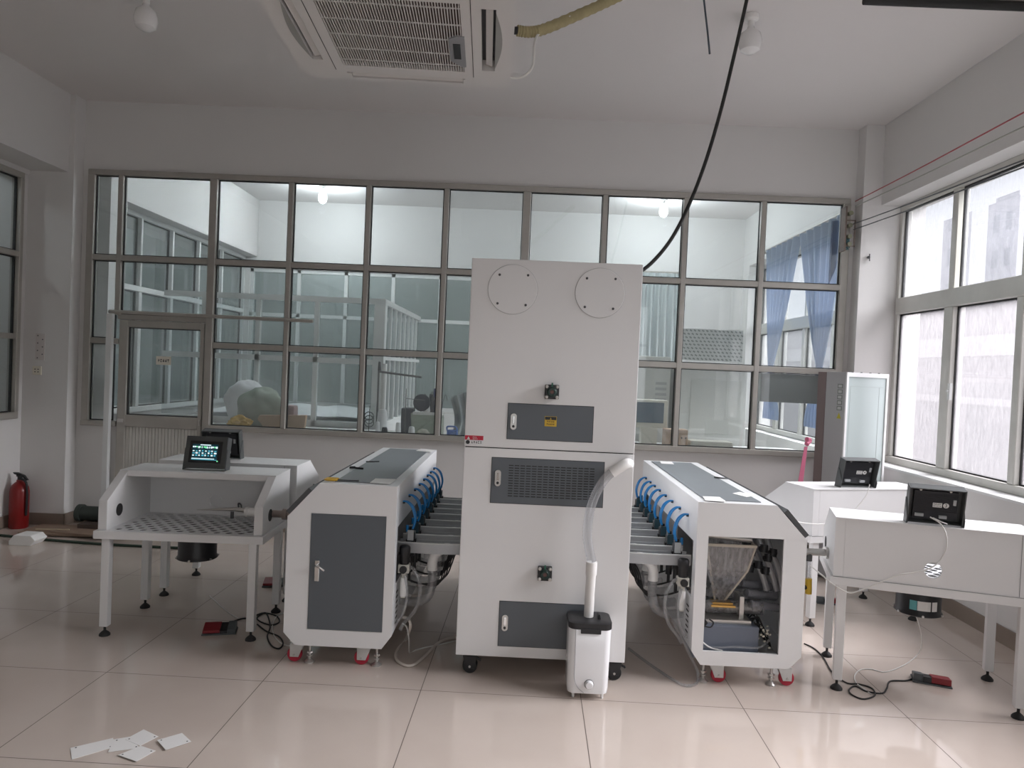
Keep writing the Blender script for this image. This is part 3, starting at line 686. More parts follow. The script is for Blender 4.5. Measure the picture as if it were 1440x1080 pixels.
# ---- insides of the right machine
X = XRf
MB().box(X(.02), X(.555), 5.0, 5.01, .14, .79).build('inner_partition', WHITE2, mR)
MB().box(X(.30), X(.43), 4.30, 4.31, .40, .93).build('mounting_plate', WHITE2, mR)
mo = MB().box(X(.02), X(.365), 3.83, 4.10, .135, .315).build('blower_box', mat('blue_grey_paint', (.13, .15, .19), .45), mR, bevel=.006)
MB().box(X(.07), X(.33), 3.86, 4.05, .315, .335).build('blower_lid', STEEL, mo)
hp = MB()
def fr(u0, u1, ya, yb, z): return [(X(u0), ya, z), (X(u1), ya, z), (X(u1), yb, z), (X(u0), yb, z)]
vs = fr(.075, .335, 3.86, 4.22, .735)+fr(.085, .300, 3.87, 4.20, .60)+fr(.165, .215, 3.98, 4.06, .40)
hp.add(vs, [(i+4*k, (i+1) % 4+4*k, (i+1) % 4+4*k+4, i+4*k+4) for k in range(2) for i in range(4)])
hp.build('hopper', HOPPER, mR)
m_ = MB().box(X(.07), X(.34), 3.855, 3.867, .728, .742).box(X(.07), X(.34), 4.215, 4.225, .728, .742).box(X(.33), X(.342), 3.86, 4.22, .728, .742)
for a, b in (((.075, 3.86, .735), (.165, 3.98, .40)), ((.335, 3.86, .735), (.300, 3.87, .60)), ((.300, 3.87, .60), (.215, 3.98, .40))):
    m_.tube([(X(a[0]), a[1], a[2]), (X(b[0]), b[1], b[2])], .006, 6, smooth=False)
m_.build('hopper_frame', mat('beige_acrylic_edge', (.55, .5, .42), .3), mR)
m_ = MB().cyl((X(.03), 3.96, .375), (X(.42), 3.96, .375), .034, n=24).cyl((X(.03), 4.06, .42), (X(.44), 4.06, .42), .026, n=20)
m_.build('feed_barrel', HOPPER, mR, smooth=True)
m_ = MB().box(X(.13), X(.26), 3.915, 3.925, .385, .395).box(X(.14), X(.25), 3.93, 3.99, .395, .405)
m_.build('brass_clamp', BRASS, mR)
MB().box(X(.28), X(.305), 3.91, 4.02, .32, .45).build('bearing_block', STEEL, mR, bevel=.003)
MB().box(X(.03), X(.05), 3.91, 4.02, .32, .43).build('bearing_block', STEEL, mR, bevel=.003)
MB().cyl((X(.305), 3.96, .375), (X(.355), 3.96, .375), .022, n=20).build('shaft', STEEL, mR, smooth=True)
m_ = MB()
for k, (a, b, c_, z) in enumerate(((.35, 3.95, .45, .40), (.35, 4.02, .45, .44), (.34, 4.10, .46, .47))):
    m_.tube([(X(a), b, z), (X(.40), b+.01, z-.01), (X(.45), b+.04, z-.02), (X(.53), b+.05, z-.03)], .022, 12, sub=12, ripple=.05)
m_.build('corrugated_hose', mat('grey_corrugated_hose', (.34, .34, .37), .25), mR, smooth=True)
m_ = MB()
for u in (.40, .455, .50):
    m_.tube([(X(u-.05), 4.08, .79), (X(u-.03), 4.05, .70), (X(u+.02), 4.03, .58), (X(min(u+.06, .545)), 4.02, .46)], .017, 10)
m_.build('clear_hoses', CLEAR_LIT, mR, smooth=True)
m_ = MB()
for u, z in ((.335, .69), (.33, .60), (.40, .71), (.425, .66), (.375, .62), (.415, .59), (.45, .69), (.065, .735), (.31, .735)):
    MB().cyl((X(u), 3.93, z-.02), (X(u+.006), 3.94, z+.02), .021, n=12).cyl((X(u-.022), 3.93, z), (X(u+.022), 3.94, z), .013, n=10).build('pinch_fitting', BLACK, mR, smooth=True)
m_ = MB()
for k in range(3): m_.cyl((X(.04), 3.90+.1*k, .785-.02*k), (X(.32), 3.90+.1*k, .765-.02*k), .020, n=16)
m_.build('roller', STEEL, mR, smooth=True)
m_ = MB(); rn = random.Random(3)
for k in range(9):
    y = 3.84+.02*k; m_.tube([(X(.34+.01*rn.random()), y, .33), (X(.37+.03*rn.random()), y+.01, .30+.05*rn.random()), (X(.42), y, .27-.03*rn.random()), (X(.44), y+.02, .20)], .0035, 5)
m_.build('wire_bundle', BLACKR, mR, smooth=True)
m_ = MB()
for k in range(14): m_.obox((X(.37+.06*rn.random()), 3.83+.05*rn.random(), .19+.13*rn.random()), (.012, .008, .008), rz=rn.random())
m_.build('terminal_clips', CREAM, mR)
MB().obox((X(.055), 3.85, .325), (.06, .05, .05), ry=.6).obox((X(.03), 3.85, .36), (.03, .04, .05), ry=.3).build('black_motor', BLACK, mR, bevel=.006)
MB().tube([(X(.065), 3.82, .20), (X(.15), 3.81, .205), (X(.25), 3.805, .215), (X(.36), 3.81, .215), (X(.42), 3.83, .25)], .006, 8).build('clear_tube', CLEAR, mR, smooth=True)
MB().tube([(X(.02), 3.825, .27), (X(.04), 3.815, .25), (X(.10), 3.81, .205), (X(.17), 3.808, .19)], .004, 6).build('thin_tube', CABLEW, mR, smooth=True)
MB().tube([(X(.06), 3.82, .315), (X(.10), 3.81, .31), (X(.115), 3.81, .335), (X(.095), 3.82, .35)], .004, 6).build('motor_lead', BLACKR, mR, smooth=True)

# ---- things lying on the machine tops
ZL, ZR = .987, .979
def paper(name, label, pts, z, m=PAPER, th=.0012, cat='paper', group=None):
    return tag(MB().prism([(p[0], p[1]) for p in pts], 'z', z, z+th).build(name, m), label, cat, group)
P3 = lambda px, py, z: (at(px, py, z=z)[0], at(px, py, z=z)[1])
paper('paper_sheet', 'white paper sheet with a green edge on the near end of the left machine top', [P3(520, 679, ZL), P3(548, 681, ZL), P3(558, 674, ZL), P3(528, 673, ZL)], ZL)
paper('paper_sheet', 'white paper sheet on the far end of the left machine top', [P3(585, 634, ZL), P3(606, 636, ZL), P3(612, 633, ZL), P3(592, 631, ZL)], ZL)
paper('paper_sheet', 'white paper sheet with a lime sticker on the near end of the right machine top', [P3(992, 704, ZR), P3(1022, 706, ZR), P3(1012, 699, ZR), P3(988, 698, ZR)], ZR)
paper('paper_sheet', 'white paper slip lying across the middle of the right machine top', [P3(1030, 694, ZR), P3(1050, 699, ZR), P3(1062, 697, ZR), P3(1040, 692, ZR)], ZR)
paper('paper_sheet', 'pale paper sheet on the far end of the right machine top', [P3(930, 652, ZR), P3(948, 653, ZR), P3(944, 649, ZR), P3(928, 649, ZR)], ZR)
sc = thing('scissors', 'yellow handled scissors lying on the near left edge of the left machine top', 'scissors', (-.98, 3.85, ZL))
yl = mat('yellow_handle', (.62, .36, .02), .4)
for dy in (-.018, .018):
    m_ = MB(); c0 = Vector((-1.0, 3.86+dy, ZL+.006)); m_.tube([c0+Vector((.032*math.cos(a), .015*math.sin(a), 0)) for a in [2*PI*k/12 for k in range(13)]], .005, 8, sub=2); m_.build('handle', yl, sc, smooth=True)
MB().prism([(-.968, 3.875), (-.968, 3.862), (-.86, 3.86), (-.855, 3.866)], 'z', ZL, ZL+.006).build('blade', mat('dark_steel2', (.12, .12, .13), .3, metal=.7), sc)
m_ = MB(); a = at(500, 659, z=ZL); m_.tube([a+Vector((-.035, 0, .004)), a+Vector((0, -.01, .006)), a+Vector((.05, -.015, .004))], .006, 6).obox(a+Vector((-.02, .01, .006)), (.03, .02, .012), rz=.4)
tag(m_.build('cable_clip', BLACK), 'small black clip with a tail on the left machine top nearer the scissors', 'clip')
m_ = MB(); a = at(524, 650, z=ZL); m_.tube([a+Vector((-.04, -.01, .003)), a+Vector((.0, -.005, .004)), a+Vector((.035, .03, .003))], .004, 6)
tag(m_.build('cable_clip', BLACK), 'small black wire piece on the left machine top farther from the scissors', 'clip')
m_ = MB(); a = at(1013, 673, z=ZR); m_.tube([a+Vector((-.03, .03, .004)), a+Vector((0, -.01, .005)), a+Vector((.05, .0, .003))], .005, 6)
tag(m_.build('cable_clip', BLACK), 'small black clip on the right machine top', 'clip')

# ---- humidifier in front of the cabinet
hu = thing('humidifier', 'white upright humidifier with black lid standing in front of the tall cabinet', 'humidifier', (.388, 3.65, 0))
def rrect(x0, x1, y0, y1, r, n=6):
    o = []
    for cx, cy, a0 in ((x1-r, y1-r, 0), (x0+r, y1-r, PI/2), (x0+r, y0+r, PI), (x1-r, y0+r, 3*PI/2)):
        for k in range(n+1): o.append((cx+r*math.cos(a0+PI/2*k/n), cy+r*math.sin(a0+PI/2*k/n)))
    return o
def loft(mb, rings):
    n = len(rings[0][0]); vs = []
    for ol, z in rings: vs += [(x, y, z) for x, y in ol]
    fs = [(i*n+k, i*n+(k+1) % n, (i+1)*n+(k+1) % n, (i+1)*n+k) for i in range(len(rings)-1) for k in range(n)]
    fs += [tuple(range(n-1, -1, -1)), tuple(range((len(rings)-1)*n, len(rings)*n))]
    return mb.add(vs, fs)
hx0, hx1, hy0, hy1 = .282, .494, 3.56, 3.745
m_ = MB(); loft(m_, [(rrect(hx0+.02, hx1-.02, hy0+.02, hy1-.02, .03), .028), (rrect(hx0+.006, hx1-.008, hy0+.006, hy1-.006, .035), .034), (rrect(hx0+.002, hx1-.005, hy0+.002, hy1-.002, .035), .06), (rrect(hx0, hx1, hy0, hy1, .035), .352), (rrect(hx0+.004, hx1-.004, hy0+.004, hy1-.004, .033), .358)])
m_.build('tank', mat('glossy_white_plastic', (.82, .82, .83), .16, coat=.3), hu, smooth=True)
m_ = MB(); pl = [(hx0+.036, .352)]; 
m_.tube([(hx0+.034, hy0-.0005, .352), (hx0+.036, hy0-.0005, .20), (hx0+.037, hy0-.0005, .11), (hx0+.055, hy0-.0005, .065), (hx0+.085, hy0-.0002, .04)], .0014, 6)
m_.build('seam_line', mat('seam_grey', (.4, .4, .42), .5), hu)
m_ = MB(); loft(m_, [(rrect(hx0+.002, hx1-.002, hy0+.002, hy1-.002, .035), .352), (rrect(hx0-.002, hx1+.002, hy0-.002, hy1+.002, .036), .356), (rrect(hx0-.002, hx1+.002, hy0-.002, hy1+.002, .036), .384), (rrect(hx0+.01, hx1-.01, hy0+.01, hy1-.01, .03), .388)])
ld = m_.build('lid', BLACK, hu, smooth=True)
MB().prism([(.425, .36), (.470, .36), (.470, .378), (.444, .386), (.438, .412), (.430, .412)], 'y', 3.62, 3.66).build('lid_catch', BLACK, ld, bevel=.002)
MB().box(.34, .44, 3.553, 3.562, .335, .360).build('front_catch', BLACK, ld, bevel=.003)
k = MB().lathe((.392, hy0+.001, .083), [(.022, 0), (.022, -.004), (.019, -.008), (.0185, -.018), (.016, -.021), (.002, -.021)], 32, 'y').build('knob', mat('glossy_white_plastic', (.8, .8, .8), .2), hu, smooth=True)
MB().lathe((.392, hy0+.0015, .083), [(.024, 0), (.024, -.003), (.022, -.003)], 32, 'y').build('knob_ring', DARKG, k, smooth=True)
for x, y in ((.318, 3.60), (.462, 3.60), (.318, 3.71), (.462, 3.71)):
    MB().cyl((x, y, 0), (x, y, .03), .007, .009, n=14).build('foot', PVC, hu, smooth=True)
ho = thing('humidifier_pipe', 'white pipe and clear hose rising from the humidifier to the cabinet front', 'pipe', (.385, 3.66, .386))
m_ = MB().cyl((.385, 3.66, .386), (.389, 3.665, .64), .0245, n=24).cyl((.3885, 3.664, .60), (.389, 3.665, .665), .0285, n=24)
m_.build('riser_pipe', PVC, ho, smooth=True)
hp_ = [(.389, 3.665, .665), at(826, 755, y=3.67), at(829, 722, y=3.68), at(838, 694, y=3.69), at(852, 672, y=3.69), at(868, 659, y=3.69)]
MB().tube(hp_, .0235, 18, sub=14, ripple=.03).build('clear_hose', CLEAR, ho, smooth=True)
MB().tube([at(860, 665, y=3.69), at(872, 657, y=3.69), at(881, 652, y=3.70), at(884, 652, y=3.735), at(884, 652, y=3.757)], .027, 16).build('elbow', PVC, ho, smooth=True)

# ================================================================== WORK TABLES
def make_table(label, x, y, rz):
    t = thing('work_table', label, 'table', (x, y, 0), rz, 'hooded perforated work tables')
    W, D = .4775, .28
    B = lambda m_, name, mt, par=t, **k: m_.build(name, mt, par, local=True, **k)
    # deck frame and perforated plate
    m_ = MB().box(-W, W, -D, -D+.02, .562, .607).box(-W, W, D-.02, D, .562, .607).box(-W, -W+.02, -D+.02, D-.02, .562, .607).box(W-.02, W, -D+.02, D-.02, .562, .607)
    B(m_, 'deck_frame', WHITE, bevel=.0025)
    m_ = MB(); px_, py_ = .070, .047; R = .022; x0 = -.405; ny = 10; ya = -.235
    z0, z1 = .603, .608
    for j in range(ny):
        off = (j % 2)*px_/2; a = ya+j*py_; n = 11
        xs = x0+off
        for i in range(n): holed_cell(m_, (xs+i*px_, xs+(i+1)*px_, a, a+py_), (xs+(i+.5)*px_, a+py_/2), R, z0, z1, n=12)
        m_.box(-W+.02, xs, a, a+py_, z0, z1).box(xs+n*px_, W-.02, a, a+py_, z0, z1)
    m_.box(-W+.02, W-.02, -D+.02, ya, z0, z1).box(-W+.02, W-.02, ya+ny*py_, D-.02, z0, z1)
    B(m_, 'perforated_deck', WHITE2)
    B(MB().box(-W+.02, W-.02, -D+.02, D-.02, .564, .568), 'hole_shade_plate', mat('hole_shade_black', (.012, .011, .011), .6))  # near-black plate added under the holes, stands in for the shade below
    # hood
    for s in (-1, 1):
        m_ = MB(); ol = [(-.255, .608), (.275, .608), (.275, .915), (-.03, .915), (-.255, .775)]
        a, b = (-.465, -.415) if s < 0 else (.415, .465)
        m_.prism(ol, 'x', a, b); sp = B(m_, 'side_panel', WHITE, bevel=.003)
        xi = -.415 if s < 0 else .415
        m_ = MB().lathe((xi, -.12, .70), [(.036, 0), (.036, -s*.002), (.002, -s*.002)], 24, 'x'); B(m_, 'side_opening', GASK, sp)
        xo = a if s < 0 else b
        m_ = MB().lathe((xo, -.12, .70), [(.036, 0), (.036, s*.002), (.002, s*.002)], 24, 'x'); B(m_, 'side_opening', GASK, sp)
    m_ = MB(); holed_cell(m_, (-.06, .06, .64, .76), (0, .695), .041, .262, .275, axis='y', n=28)
    m_.box(-.415, -.06, .262, .275, .608, .915).box(.06, .415, .262, .275, .608, .915).box(-.06, .06, .262, .275, .608, .64).box(-.06, .06, .262, .275, .76, .915)
    B(m_, 'back_panel', WHITE)
    m_ = MB().box(-.465, .465, -.03, .28, .915, .920).box(-.415, .415, -.035, -.025, .885, .920)
    B(m_, 'top_shelf', WHITE)
    MBs = MB().box(-.3805, -.3785, .2755, .277, .61, .914).box(-.465, .465, .2802, .2812, .6065, .6085); B(MBs, 'panel_seam', mat('seam_dark', (.2, .2, .2), .7))
    for sx in (-1, 1):
        for sy in (-1, 1):
            cx, cy = sx*.415, sy*.24
            l = B(MB().box(cx-.0225, cx+.0225, cy-.0225, cy+.0225, .055, .562), 'leg', WHITE, bevel=.003)
            B(MB().lathe((cx, cy, 0), [(.030, 0), (.030, .008), (.022, .018), (.012, .026), (.007, .030), (.007, .055)], 20), 'foot', BLACKR, l, smooth=True)
    # round exhaust fan hung under the deck
    f = MB().lathe((0, 0, .40), [(.113, 0), (.118, .004), (.116, .012), (.110, .02), (.110, .14), (.116, .145), (.116, .15)], 36)
    f = B(f, 'exhaust_fan', BLACK, smooth=True)
    m_ = MB().box(-.20, .14, -.13, .13, .553, .561); B(m_, 'fan_flange', BLACK, f)
    m_ = MB()
    for k in range(6):
        a = PI/6+k*PI/3; m_.cyl((.116*math.cos(a), .116*math.sin(a), .408), (.124*math.cos(a), .124*math.sin(a), .408), .006, n=10)
    B(m_, 'fan_bolts', STEEL, f)
    # labels on the fan side facing the table back
    for k, (a, wdt, mt) in enumerate(((PI/2-.42, .035, mat('teal_label', (.12, .4, .42), .5)), (PI/2+.05, .065, PAPER), (PI/2+.55, .032, PAPER))):
        m_ = MB(); vs = []
        for q in range(6):
            aa = a+(wdt/.111)*(.5-q/5)
            for z in (.435, .485): vs.append((.1115*math.cos(aa), .1115*math.sin(aa), z))
        m_.add(vs, [(2*q, 2*q+1, 2*q+3, 2*q+2) for q in range(5)]); B(m_, 'fan_label', mt, f)
    return t
T1 = make_table('white hooded work table with a lit screen, left front, open side towards the viewer', -1.925, 4.345, math.radians(2.2))
T2 = copy_tree(T1, loc=(-1.937, 5.06, 0), rz=PI); T2['label'] = 'white hooded work table standing back to back behind the left front table'
T3 = copy_tree(T1, loc=(2.203, 3.959, 0), rz=math.radians(163.1)); T3['label'] = 'white hooded work table at the right edge, its back with a round hole towards us'
T4 = copy_tree(T1, loc=(2.319, 5.179, 0), rz=math.radians(195.5)); T4['label'] = 'white hooded work table in the right rear, beside the standing air conditioner'

def loc_world(o, p):
    return (Matrix.Translation(Vector(o.location)) @ Matrix.Rotation(o.rotation_euler[2], 4, 'Z')) @ Vector(p)
# ---- control screens on the table shelves
HOUS = mat('dark_grey_housing', (.075, .08, .08), .45)
HOUS2 = mat('black_ribbed_back', (.02, .021, .026), .5)
def make_screen(label, lit):
    t = thing('control_screen', label, 'screen', (0, 0, 0), 0, 'touch screen controllers on the table shelves')
    tilt = Matrix.Rotation(math.radians(-14), 4, 'X')
    def B(m_, name, mt, par=t, **k): return xf(m_, tilt).build(name, mt, par, local=True, **k)
    w, h = .128, .195
    m_ = MB().box(-w, w, 0, .010, 0, h).box(-w, -w+.006, .010, .065, 0, h).box(w-.006, w, .010, .065, 0, h).box(-w+.006, w-.006, .010, .065, h-.006, h).box(-w+.006, w-.006, .010, .05, 0, .005)
    hs = B(m_, 'housing', HOUS, bevel=.002)
    for s in (-1, 1): B(MB().prism([(.005, -.014), (.075, .003), (.075, .04), (.02, .12), (.005, .12)], 'x', s*(w+.001), s*(w+.004)), 'side_bracket', HOUS)
    sc_ = B(MB().box(-.100, .100, -.004, 0, .030, .165), 'bezel', BLACK, bevel=.001)
    if lit:
        B(MB().box(-.082, .075, -.0055, -.004, .050, .145), 'display', mat('display_dark', (.005, .02, .025), .2, emit=(.01, .05, .07), estr=.6), sc_)
        eW = mat('display_white', (.5, .6, .6), .3, emit=(.75, .95, 1), estr=1.1); eG = mat('display_green', (.1, .5, .2), .3, emit=(.25, .9, .45), estr=.9); eC = mat('display_cyan', (.05, .3, .4), .3, emit=(.1, .5, .65), estr=.8)
        mw, mg, mc = MB(), MB(), MB(); rn = random.Random(5); y = -.0065
        mw.box(-.035, .03, y, y+.001, .138, .143)
        for k in range(14): (mg if rn.random() < .5 else mw).box(-.08+k*.011, -.08+k*.011+rn.uniform(.004, .010), y, y+.001, .122+rn.uniform(-.003, .003), .132)
        for r_ in range(3):
            z = .104-r_*.014
            for k in range(8): (mc if (k+r_) % 2 else mw).box(-.078+k*.019, -.078+k*.019+rn.uniform(.008, .015), y, y+.001, z-.004, z+rn.uniform(.001, .005))
        mw.box(-.08, .06, y, y+.001, .054, .058); mc.box(-.08, .075, y, y+.001, .048, .051)
        B(mw, 'white_readout', eW, sc_); B(mg, 'green_readout', eG, sc_); B(mc, 'cyan_readout', eC, sc_)
        B(MB().cyl((.080, -.004, .043), (.080, -.0065, .043), .004, n=12), 'status_light', eG, sc_)
    # recessed rear module
    m_ = MB().box(-.100, .100, .010, .036, .022, .172)
    for k in range(14): m_.box(-.098, .098, .036, .038, .062+k*.007, .065+k*.007)
    rm = B(m_, 'rear_module', HOUS2)
    return t, B, rm
def dress_back(t, B, rm, number):
    m_ = MB().box(-.030, .012, .0382, .0392, .088, .112); lb_ = B(m_, 'white_label', PAPER, rm)
    m_ = MB(); strokes(m_, (.010, .0392, .102), (-1, 0, 0), (0, 0, 1), .036, .007, 6, 9, nrm=(0, 1, 0)); strokes(m_, (.010, .0392, .092), (-1, 0, 0), (0, 0, 1), .036, .006, 6, 12, nrm=(0, 1, 0)); B(m_, 'lettering', BLACK, lb_)
    m_ = MB().cyl((-.048, .0382, .100), (-.048, .0392, .100), .0135, n=24); rd = B(m_, 'number_label', PAPER, rm)
    tm = text_mesh(number, .024, .0004); xf(tm, Matrix.Translation((-.048, .0397, .100)) @ Matrix.Rotation(PI, 4, 'Z') @ Matrix.Rotation(PI/2, 4, 'X')); B(tm, 'number', BLACK, rd)
    B(MB().box(-.092, -.078, .038, .042, .105, .135).box(.05, .09, .038, .048, .035, .050).box(-.055, -.02, .038, .05, .032, .046), 'connector', mat('pale_grey_plastic', (.42, .44, .45), .45), rm)
    B(MB().cyl((.075, .036, .182), (.075, .05, .182), .006, n=10).cyl((-.06, .036, .182), (-.06, .05, .182), .006, n=10), 'clamp_screw', STEEL, rm)
def put(t, table, lp, drz=0):
    p = loc_world(table, lp); t.location = p; t.rotation_euler = (0, 0, table.rotation_euler[2]+drz)
s1, B1, r1_ = make_screen('dark grey touch screen showing a lit display on the left front table', True); put(s1, T1, (-.005, .06, .9362), math.radians(-2))
s2_, B2, r2_ = make_screen('black touch screen seen from behind on the left rear table', False); dress_back(s2_, B2, r2_, '2'); put(s2_, T2, (.115, .04, .9362), math.radians(2))
s3, B3, r3_ = make_screen('black touch screen seen from behind on the right table nearest the window', False); dress_back(s3, B3, r3_, '3'); put(s3, T3, (.0, .185, .9362))
s4, B4, r4_ = make_screen('black touch screen seen from behind on the right rear table', False); dress_back(s4, B4, r4_, '4'); put(s4, T4, (.075, .16, .9362), math.radians(-6))

# ---- suction nozzles between tables and machines
nz = thing('suction_nozzle', 'white and steel suction nozzle reaching into the hood of the left front table', 'nozzle', (-1.42, 4.28, .70))
yv, zv = 4.29, .70
MB().cyl((-1.475, yv, zv), (-1.62, yv-.005, zv+.005), .026, n=22).cyl((-1.60, yv-.005, zv+.005), (-1.615, yv-.005, zv+.005), .030, n=22).build('grip', PVC, nz, smooth=True)
MB().cyl((-1.62, yv, zv+.012), (-1.68, yv, zv+.016), .014, n=16).cyl((-1.68, yv, zv+.016), (-1.90, yv-.03, zv+.008), .012, .002, n=14).build('tip', STEEL, nz, smooth=True)
m_ = MB().tube([(-1.645, yv, zv+.02), (-1.65, yv, zv+.045), (-1.665, yv, zv+.05), (-1.66, yv, zv+.02)], .005, 8).cyl((-1.70, yv, zv), (-1.70, yv, zv-.04), .010, n=12); m_.build('bracket', DARKG, nz, smooth=True)
MB().cyl((-1.24, yv, zv+.0), (-1.475, yv, zv), .022, n=20).cyl((-1.37, yv, zv), (-1.395, yv, zv), .033, n=20).cyl((-1.235, yv, zv), (-1.25, yv, zv), .030, n=20).build('barrel', mat('brown_steel', (.28, .23, .21), .35, metal=.5), nz, smooth=True)
MB().tube([(-1.30, yv, zv-.02), (-1.30, yv, zv-.10), (-1.285, yv, zv-.20)], .012, 10).build('drop_hose', CLEAR, nz, smooth=True)
MB().cyl((-1.285, yv, zv-.17), (-1.28, yv, zv-.25), .017, n=14).build('yellow_valve', YEL, nz, smooth=True)
nz = thing('suction_nozzle', 'steel suction pipe between the open machine and the right front table', 'nozzle', (1.66, 4.08, .68))
yv, zv = 4.06, .675
MB().cyl((1.53, yv, zv), (1.76, yv, zv), .020, n=20).cyl((1.53, yv, zv), (1.545, yv, zv), .032, n=20).cyl((1.725, yv, zv), (1.74, yv, zv), .034, n=20).build('barrel', STEEL, nz, smooth=True)
MB().cyl((1.64, yv, zv), (1.64, yv, zv-.05), .018, n=16).build('elbow', DARKG, nz, smooth=True)
MB().tube([(1.64, yv, zv-.05), (1.64, yv, zv-.12), (1.645, yv, zv-.16)], .014, 12, ripple=.05, sub=12).build('drop_hose', CLEAR, nz, smooth=True)
MB().cyl((1.645, yv, zv-.15), (1.648, yv, zv-.235), .018, n=16).build('yellow_valve', YEL, nz, smooth=True)
MB().cyl((1.60, yv, zv-.20), (1.645, yv, zv-.20), .013, n=14).build('black_connector', BLACK, nz, smooth=True)

# ---- foot pedals and floor cables
def pedal(label, x, y, rz):
    t = thing('foot_pedal', label, 'foot pedal', (x, y, 0), rz, 'foot pedals on the floor')
    def B(m_, n_, mt, par=t, **k): return m_.build(n_, mt, par, local=True, **k)
    B(MB().prism([(-.055, 0), (.055, 0), (.055, .008), (-.055, .008)], 'x', -.095, .095).prism([(-.045, .008), (.045, .008), (.045, .03), (-.03, .05), (-.045, .05)], 'x', -.09, -.045), 'base', mat('pedal_grey', (.09, .10, .105), .5), bevel=.002)
    B(MB().prism([(-.05, .012), (.05, .012), (.05, .028), (-.05, .046)], 'x', -.005, .090), 'pedal_plate', mat('pedal_red', (.25, .018, .025), .45), bevel=.003)
    B(MB().prism([(-.05, .010), (.05, .010), (.05, .022), (-.05, .040)], 'x', -.045, -.005), 'hinge_cover', BLACK)
    return t
pedal('red and grey foot pedal on the floor under the left front table', -1.72, 4.22, math.radians(195))
pedal('dark foot pedal on the floor under the left rear table near the machine', -1.70, 5.15, math.radians(190))
pedal('red and grey foot pedal on the bright floor in front of the right front table', 2.32, 4.00, math.radians(-22))
pedal('red and black foot pedal on the floor behind the legs of the right front table', 2.33, 5.36, math.radians(-10))
def cable(name, label, pts, r, m, cat='cable', z=None, n=8, **k):
    P_ = [at(p[0], p[1], z=r if z is None else z) if len(p) == 2 else (at(p[0], p[1], **p[2]) if isinstance(p[2], dict) else p) for p in pts]
    return tag(MB().tube(P_, r, n, sub=8, **k).build(name, m, smooth=True), label, cat)
cable('floor_cable', 'black cable snaking from the open machine to the right foot pedal', [(1131, 905), (1145, 912), (1158, 925), (1170, 945), (1190, 960), (1208, 962), (1226, 968), (1230, 978), (1214, 983), (1198, 977), (1194, 970), (1203, 965), (1218, 972), (1240, 975), (1247, 968), (1252, 958), (1275, 957), (1288, 952)], .0042, BLACKR)
cable('floor_cable', 'white cable hanging from the fan of the right front table and looping on the floor', [(1289, 868, {'y': 4.0}), (1294, 885, {'y': 4.05}), (1296, 900, {'y': 4.25}), (1294, 914, {'y': 4.36}), (1286, 925), (1270, 936), (1245, 945), (1225, 941), (1210, 942), (1202, 950), (1204, 960), (1214, 968), (1226, 977)], .0032, CABLEW)
cable('floor_cable', 'black cable coiled on the floor beside the left machine', [(322, 876), (340, 870), (352, 869), (370, 862), (388, 866), (393, 874), (382, 879), (366, 874), (362, 868), (374, 862), (380, 880), (376, 895), (382, 908), (392, 912), (398, 905), (392, 895), (375, 888), (362, 878)], .0045, BLACKR)
cable('floor_cable', 'white cable curling on the floor beside the left machine chamfer', [(398, 862), (388, 868), (383, 880), (386, 895), (398, 906), (412, 908), (418, 903)], .0035, CABLEW)
cable('floor_cable', 'thick white cable looping on the floor between left machine and cabinet', [(566, 868, {'y': 3.93}), (574, 870, {'y': 3.93}), (577, 882, {'y': 3.90}), (570, 900), (558, 915), (558, 928), (572, 936), (585, 933), (600, 920), (615, 905), (630, 898), (648, 896)], .0075, mat('cream_cable', (.68, .62, .56), .45))
cable('floor_cable', 'thin white cable dropping to the floor between left machine and cabinet', [(565, 876, {'y': 3.95}), (572, 882, {'y': 3.95}), (575, 900, {'y': 3.96}), (576, 918), (585, 914), (600, 910), (620, 906), (645, 900)], .004, CABLEW)
cable('air_tube', 'clear tube curving over the floor from the cabinet to the open machine', [(884, 912), (905, 928), (925, 942), (945, 955), (960, 963), (972, 964), (980, 960), (981, 945, {'y': 3.86}), (972, 925, {'y': 3.86}), (958, 895, {'y': 3.87}), (945, 872, {'y': 3.88})], .008, CLEAR, 'tube')
cable('thin_cable', 'thin grey cable hanging from the screen down the back of the right front table', [(1308, 727, {'y': 3.72}), (1322, 736, {'y': 3.69}), (1330, 750, {'y': 3.655}), (1331, 770, {'y': 3.655}), (1322, 788, {'y': 3.66}), (1308, 799, {'y': 3.66}), (1285, 805, {'y': 3.68}), (1262, 809, {'y': 3.70}), (1235, 820, {'y': 3.72}), (1208, 831, {'y': 3.74}), (1192, 833, {'y': 3.77}), (1172, 822, {'y': 3.80}), (1155, 808, {'y': 3.84}), (1139, 795, {'y': 3.88})], .0035, CABLEW)
cable('thin_cable', 'thin white cable from the screen across the back of the right rear table', [(1223, 681, {'y': 4.86}), (1219, 695, {'y': 4.84}), (1208, 710, {'y': 4.82}), (1195, 722, {'y': 4.80}), (1175, 733, {'y': 4.78}), (1155, 737, {'y': 4.74}), (1135, 736, {'y': 4.70}), (1118, 733, {'y': 4.6})], .003, CABLEW)
cable('thin_cable', 'thin pale cable crossing between the right front table and its right screen', [(1332, 737, {'y': 3.66}), (1324, 734, {'y': 3.66}), (1312, 728, {'y': 3.69})], .0025, CABLEW)
cable('floor_cable', 'thin pale cable lying on the floor under the left tables', [(295, 838), (310, 852), (322, 862), (336, 870)], .003, CABLEW)

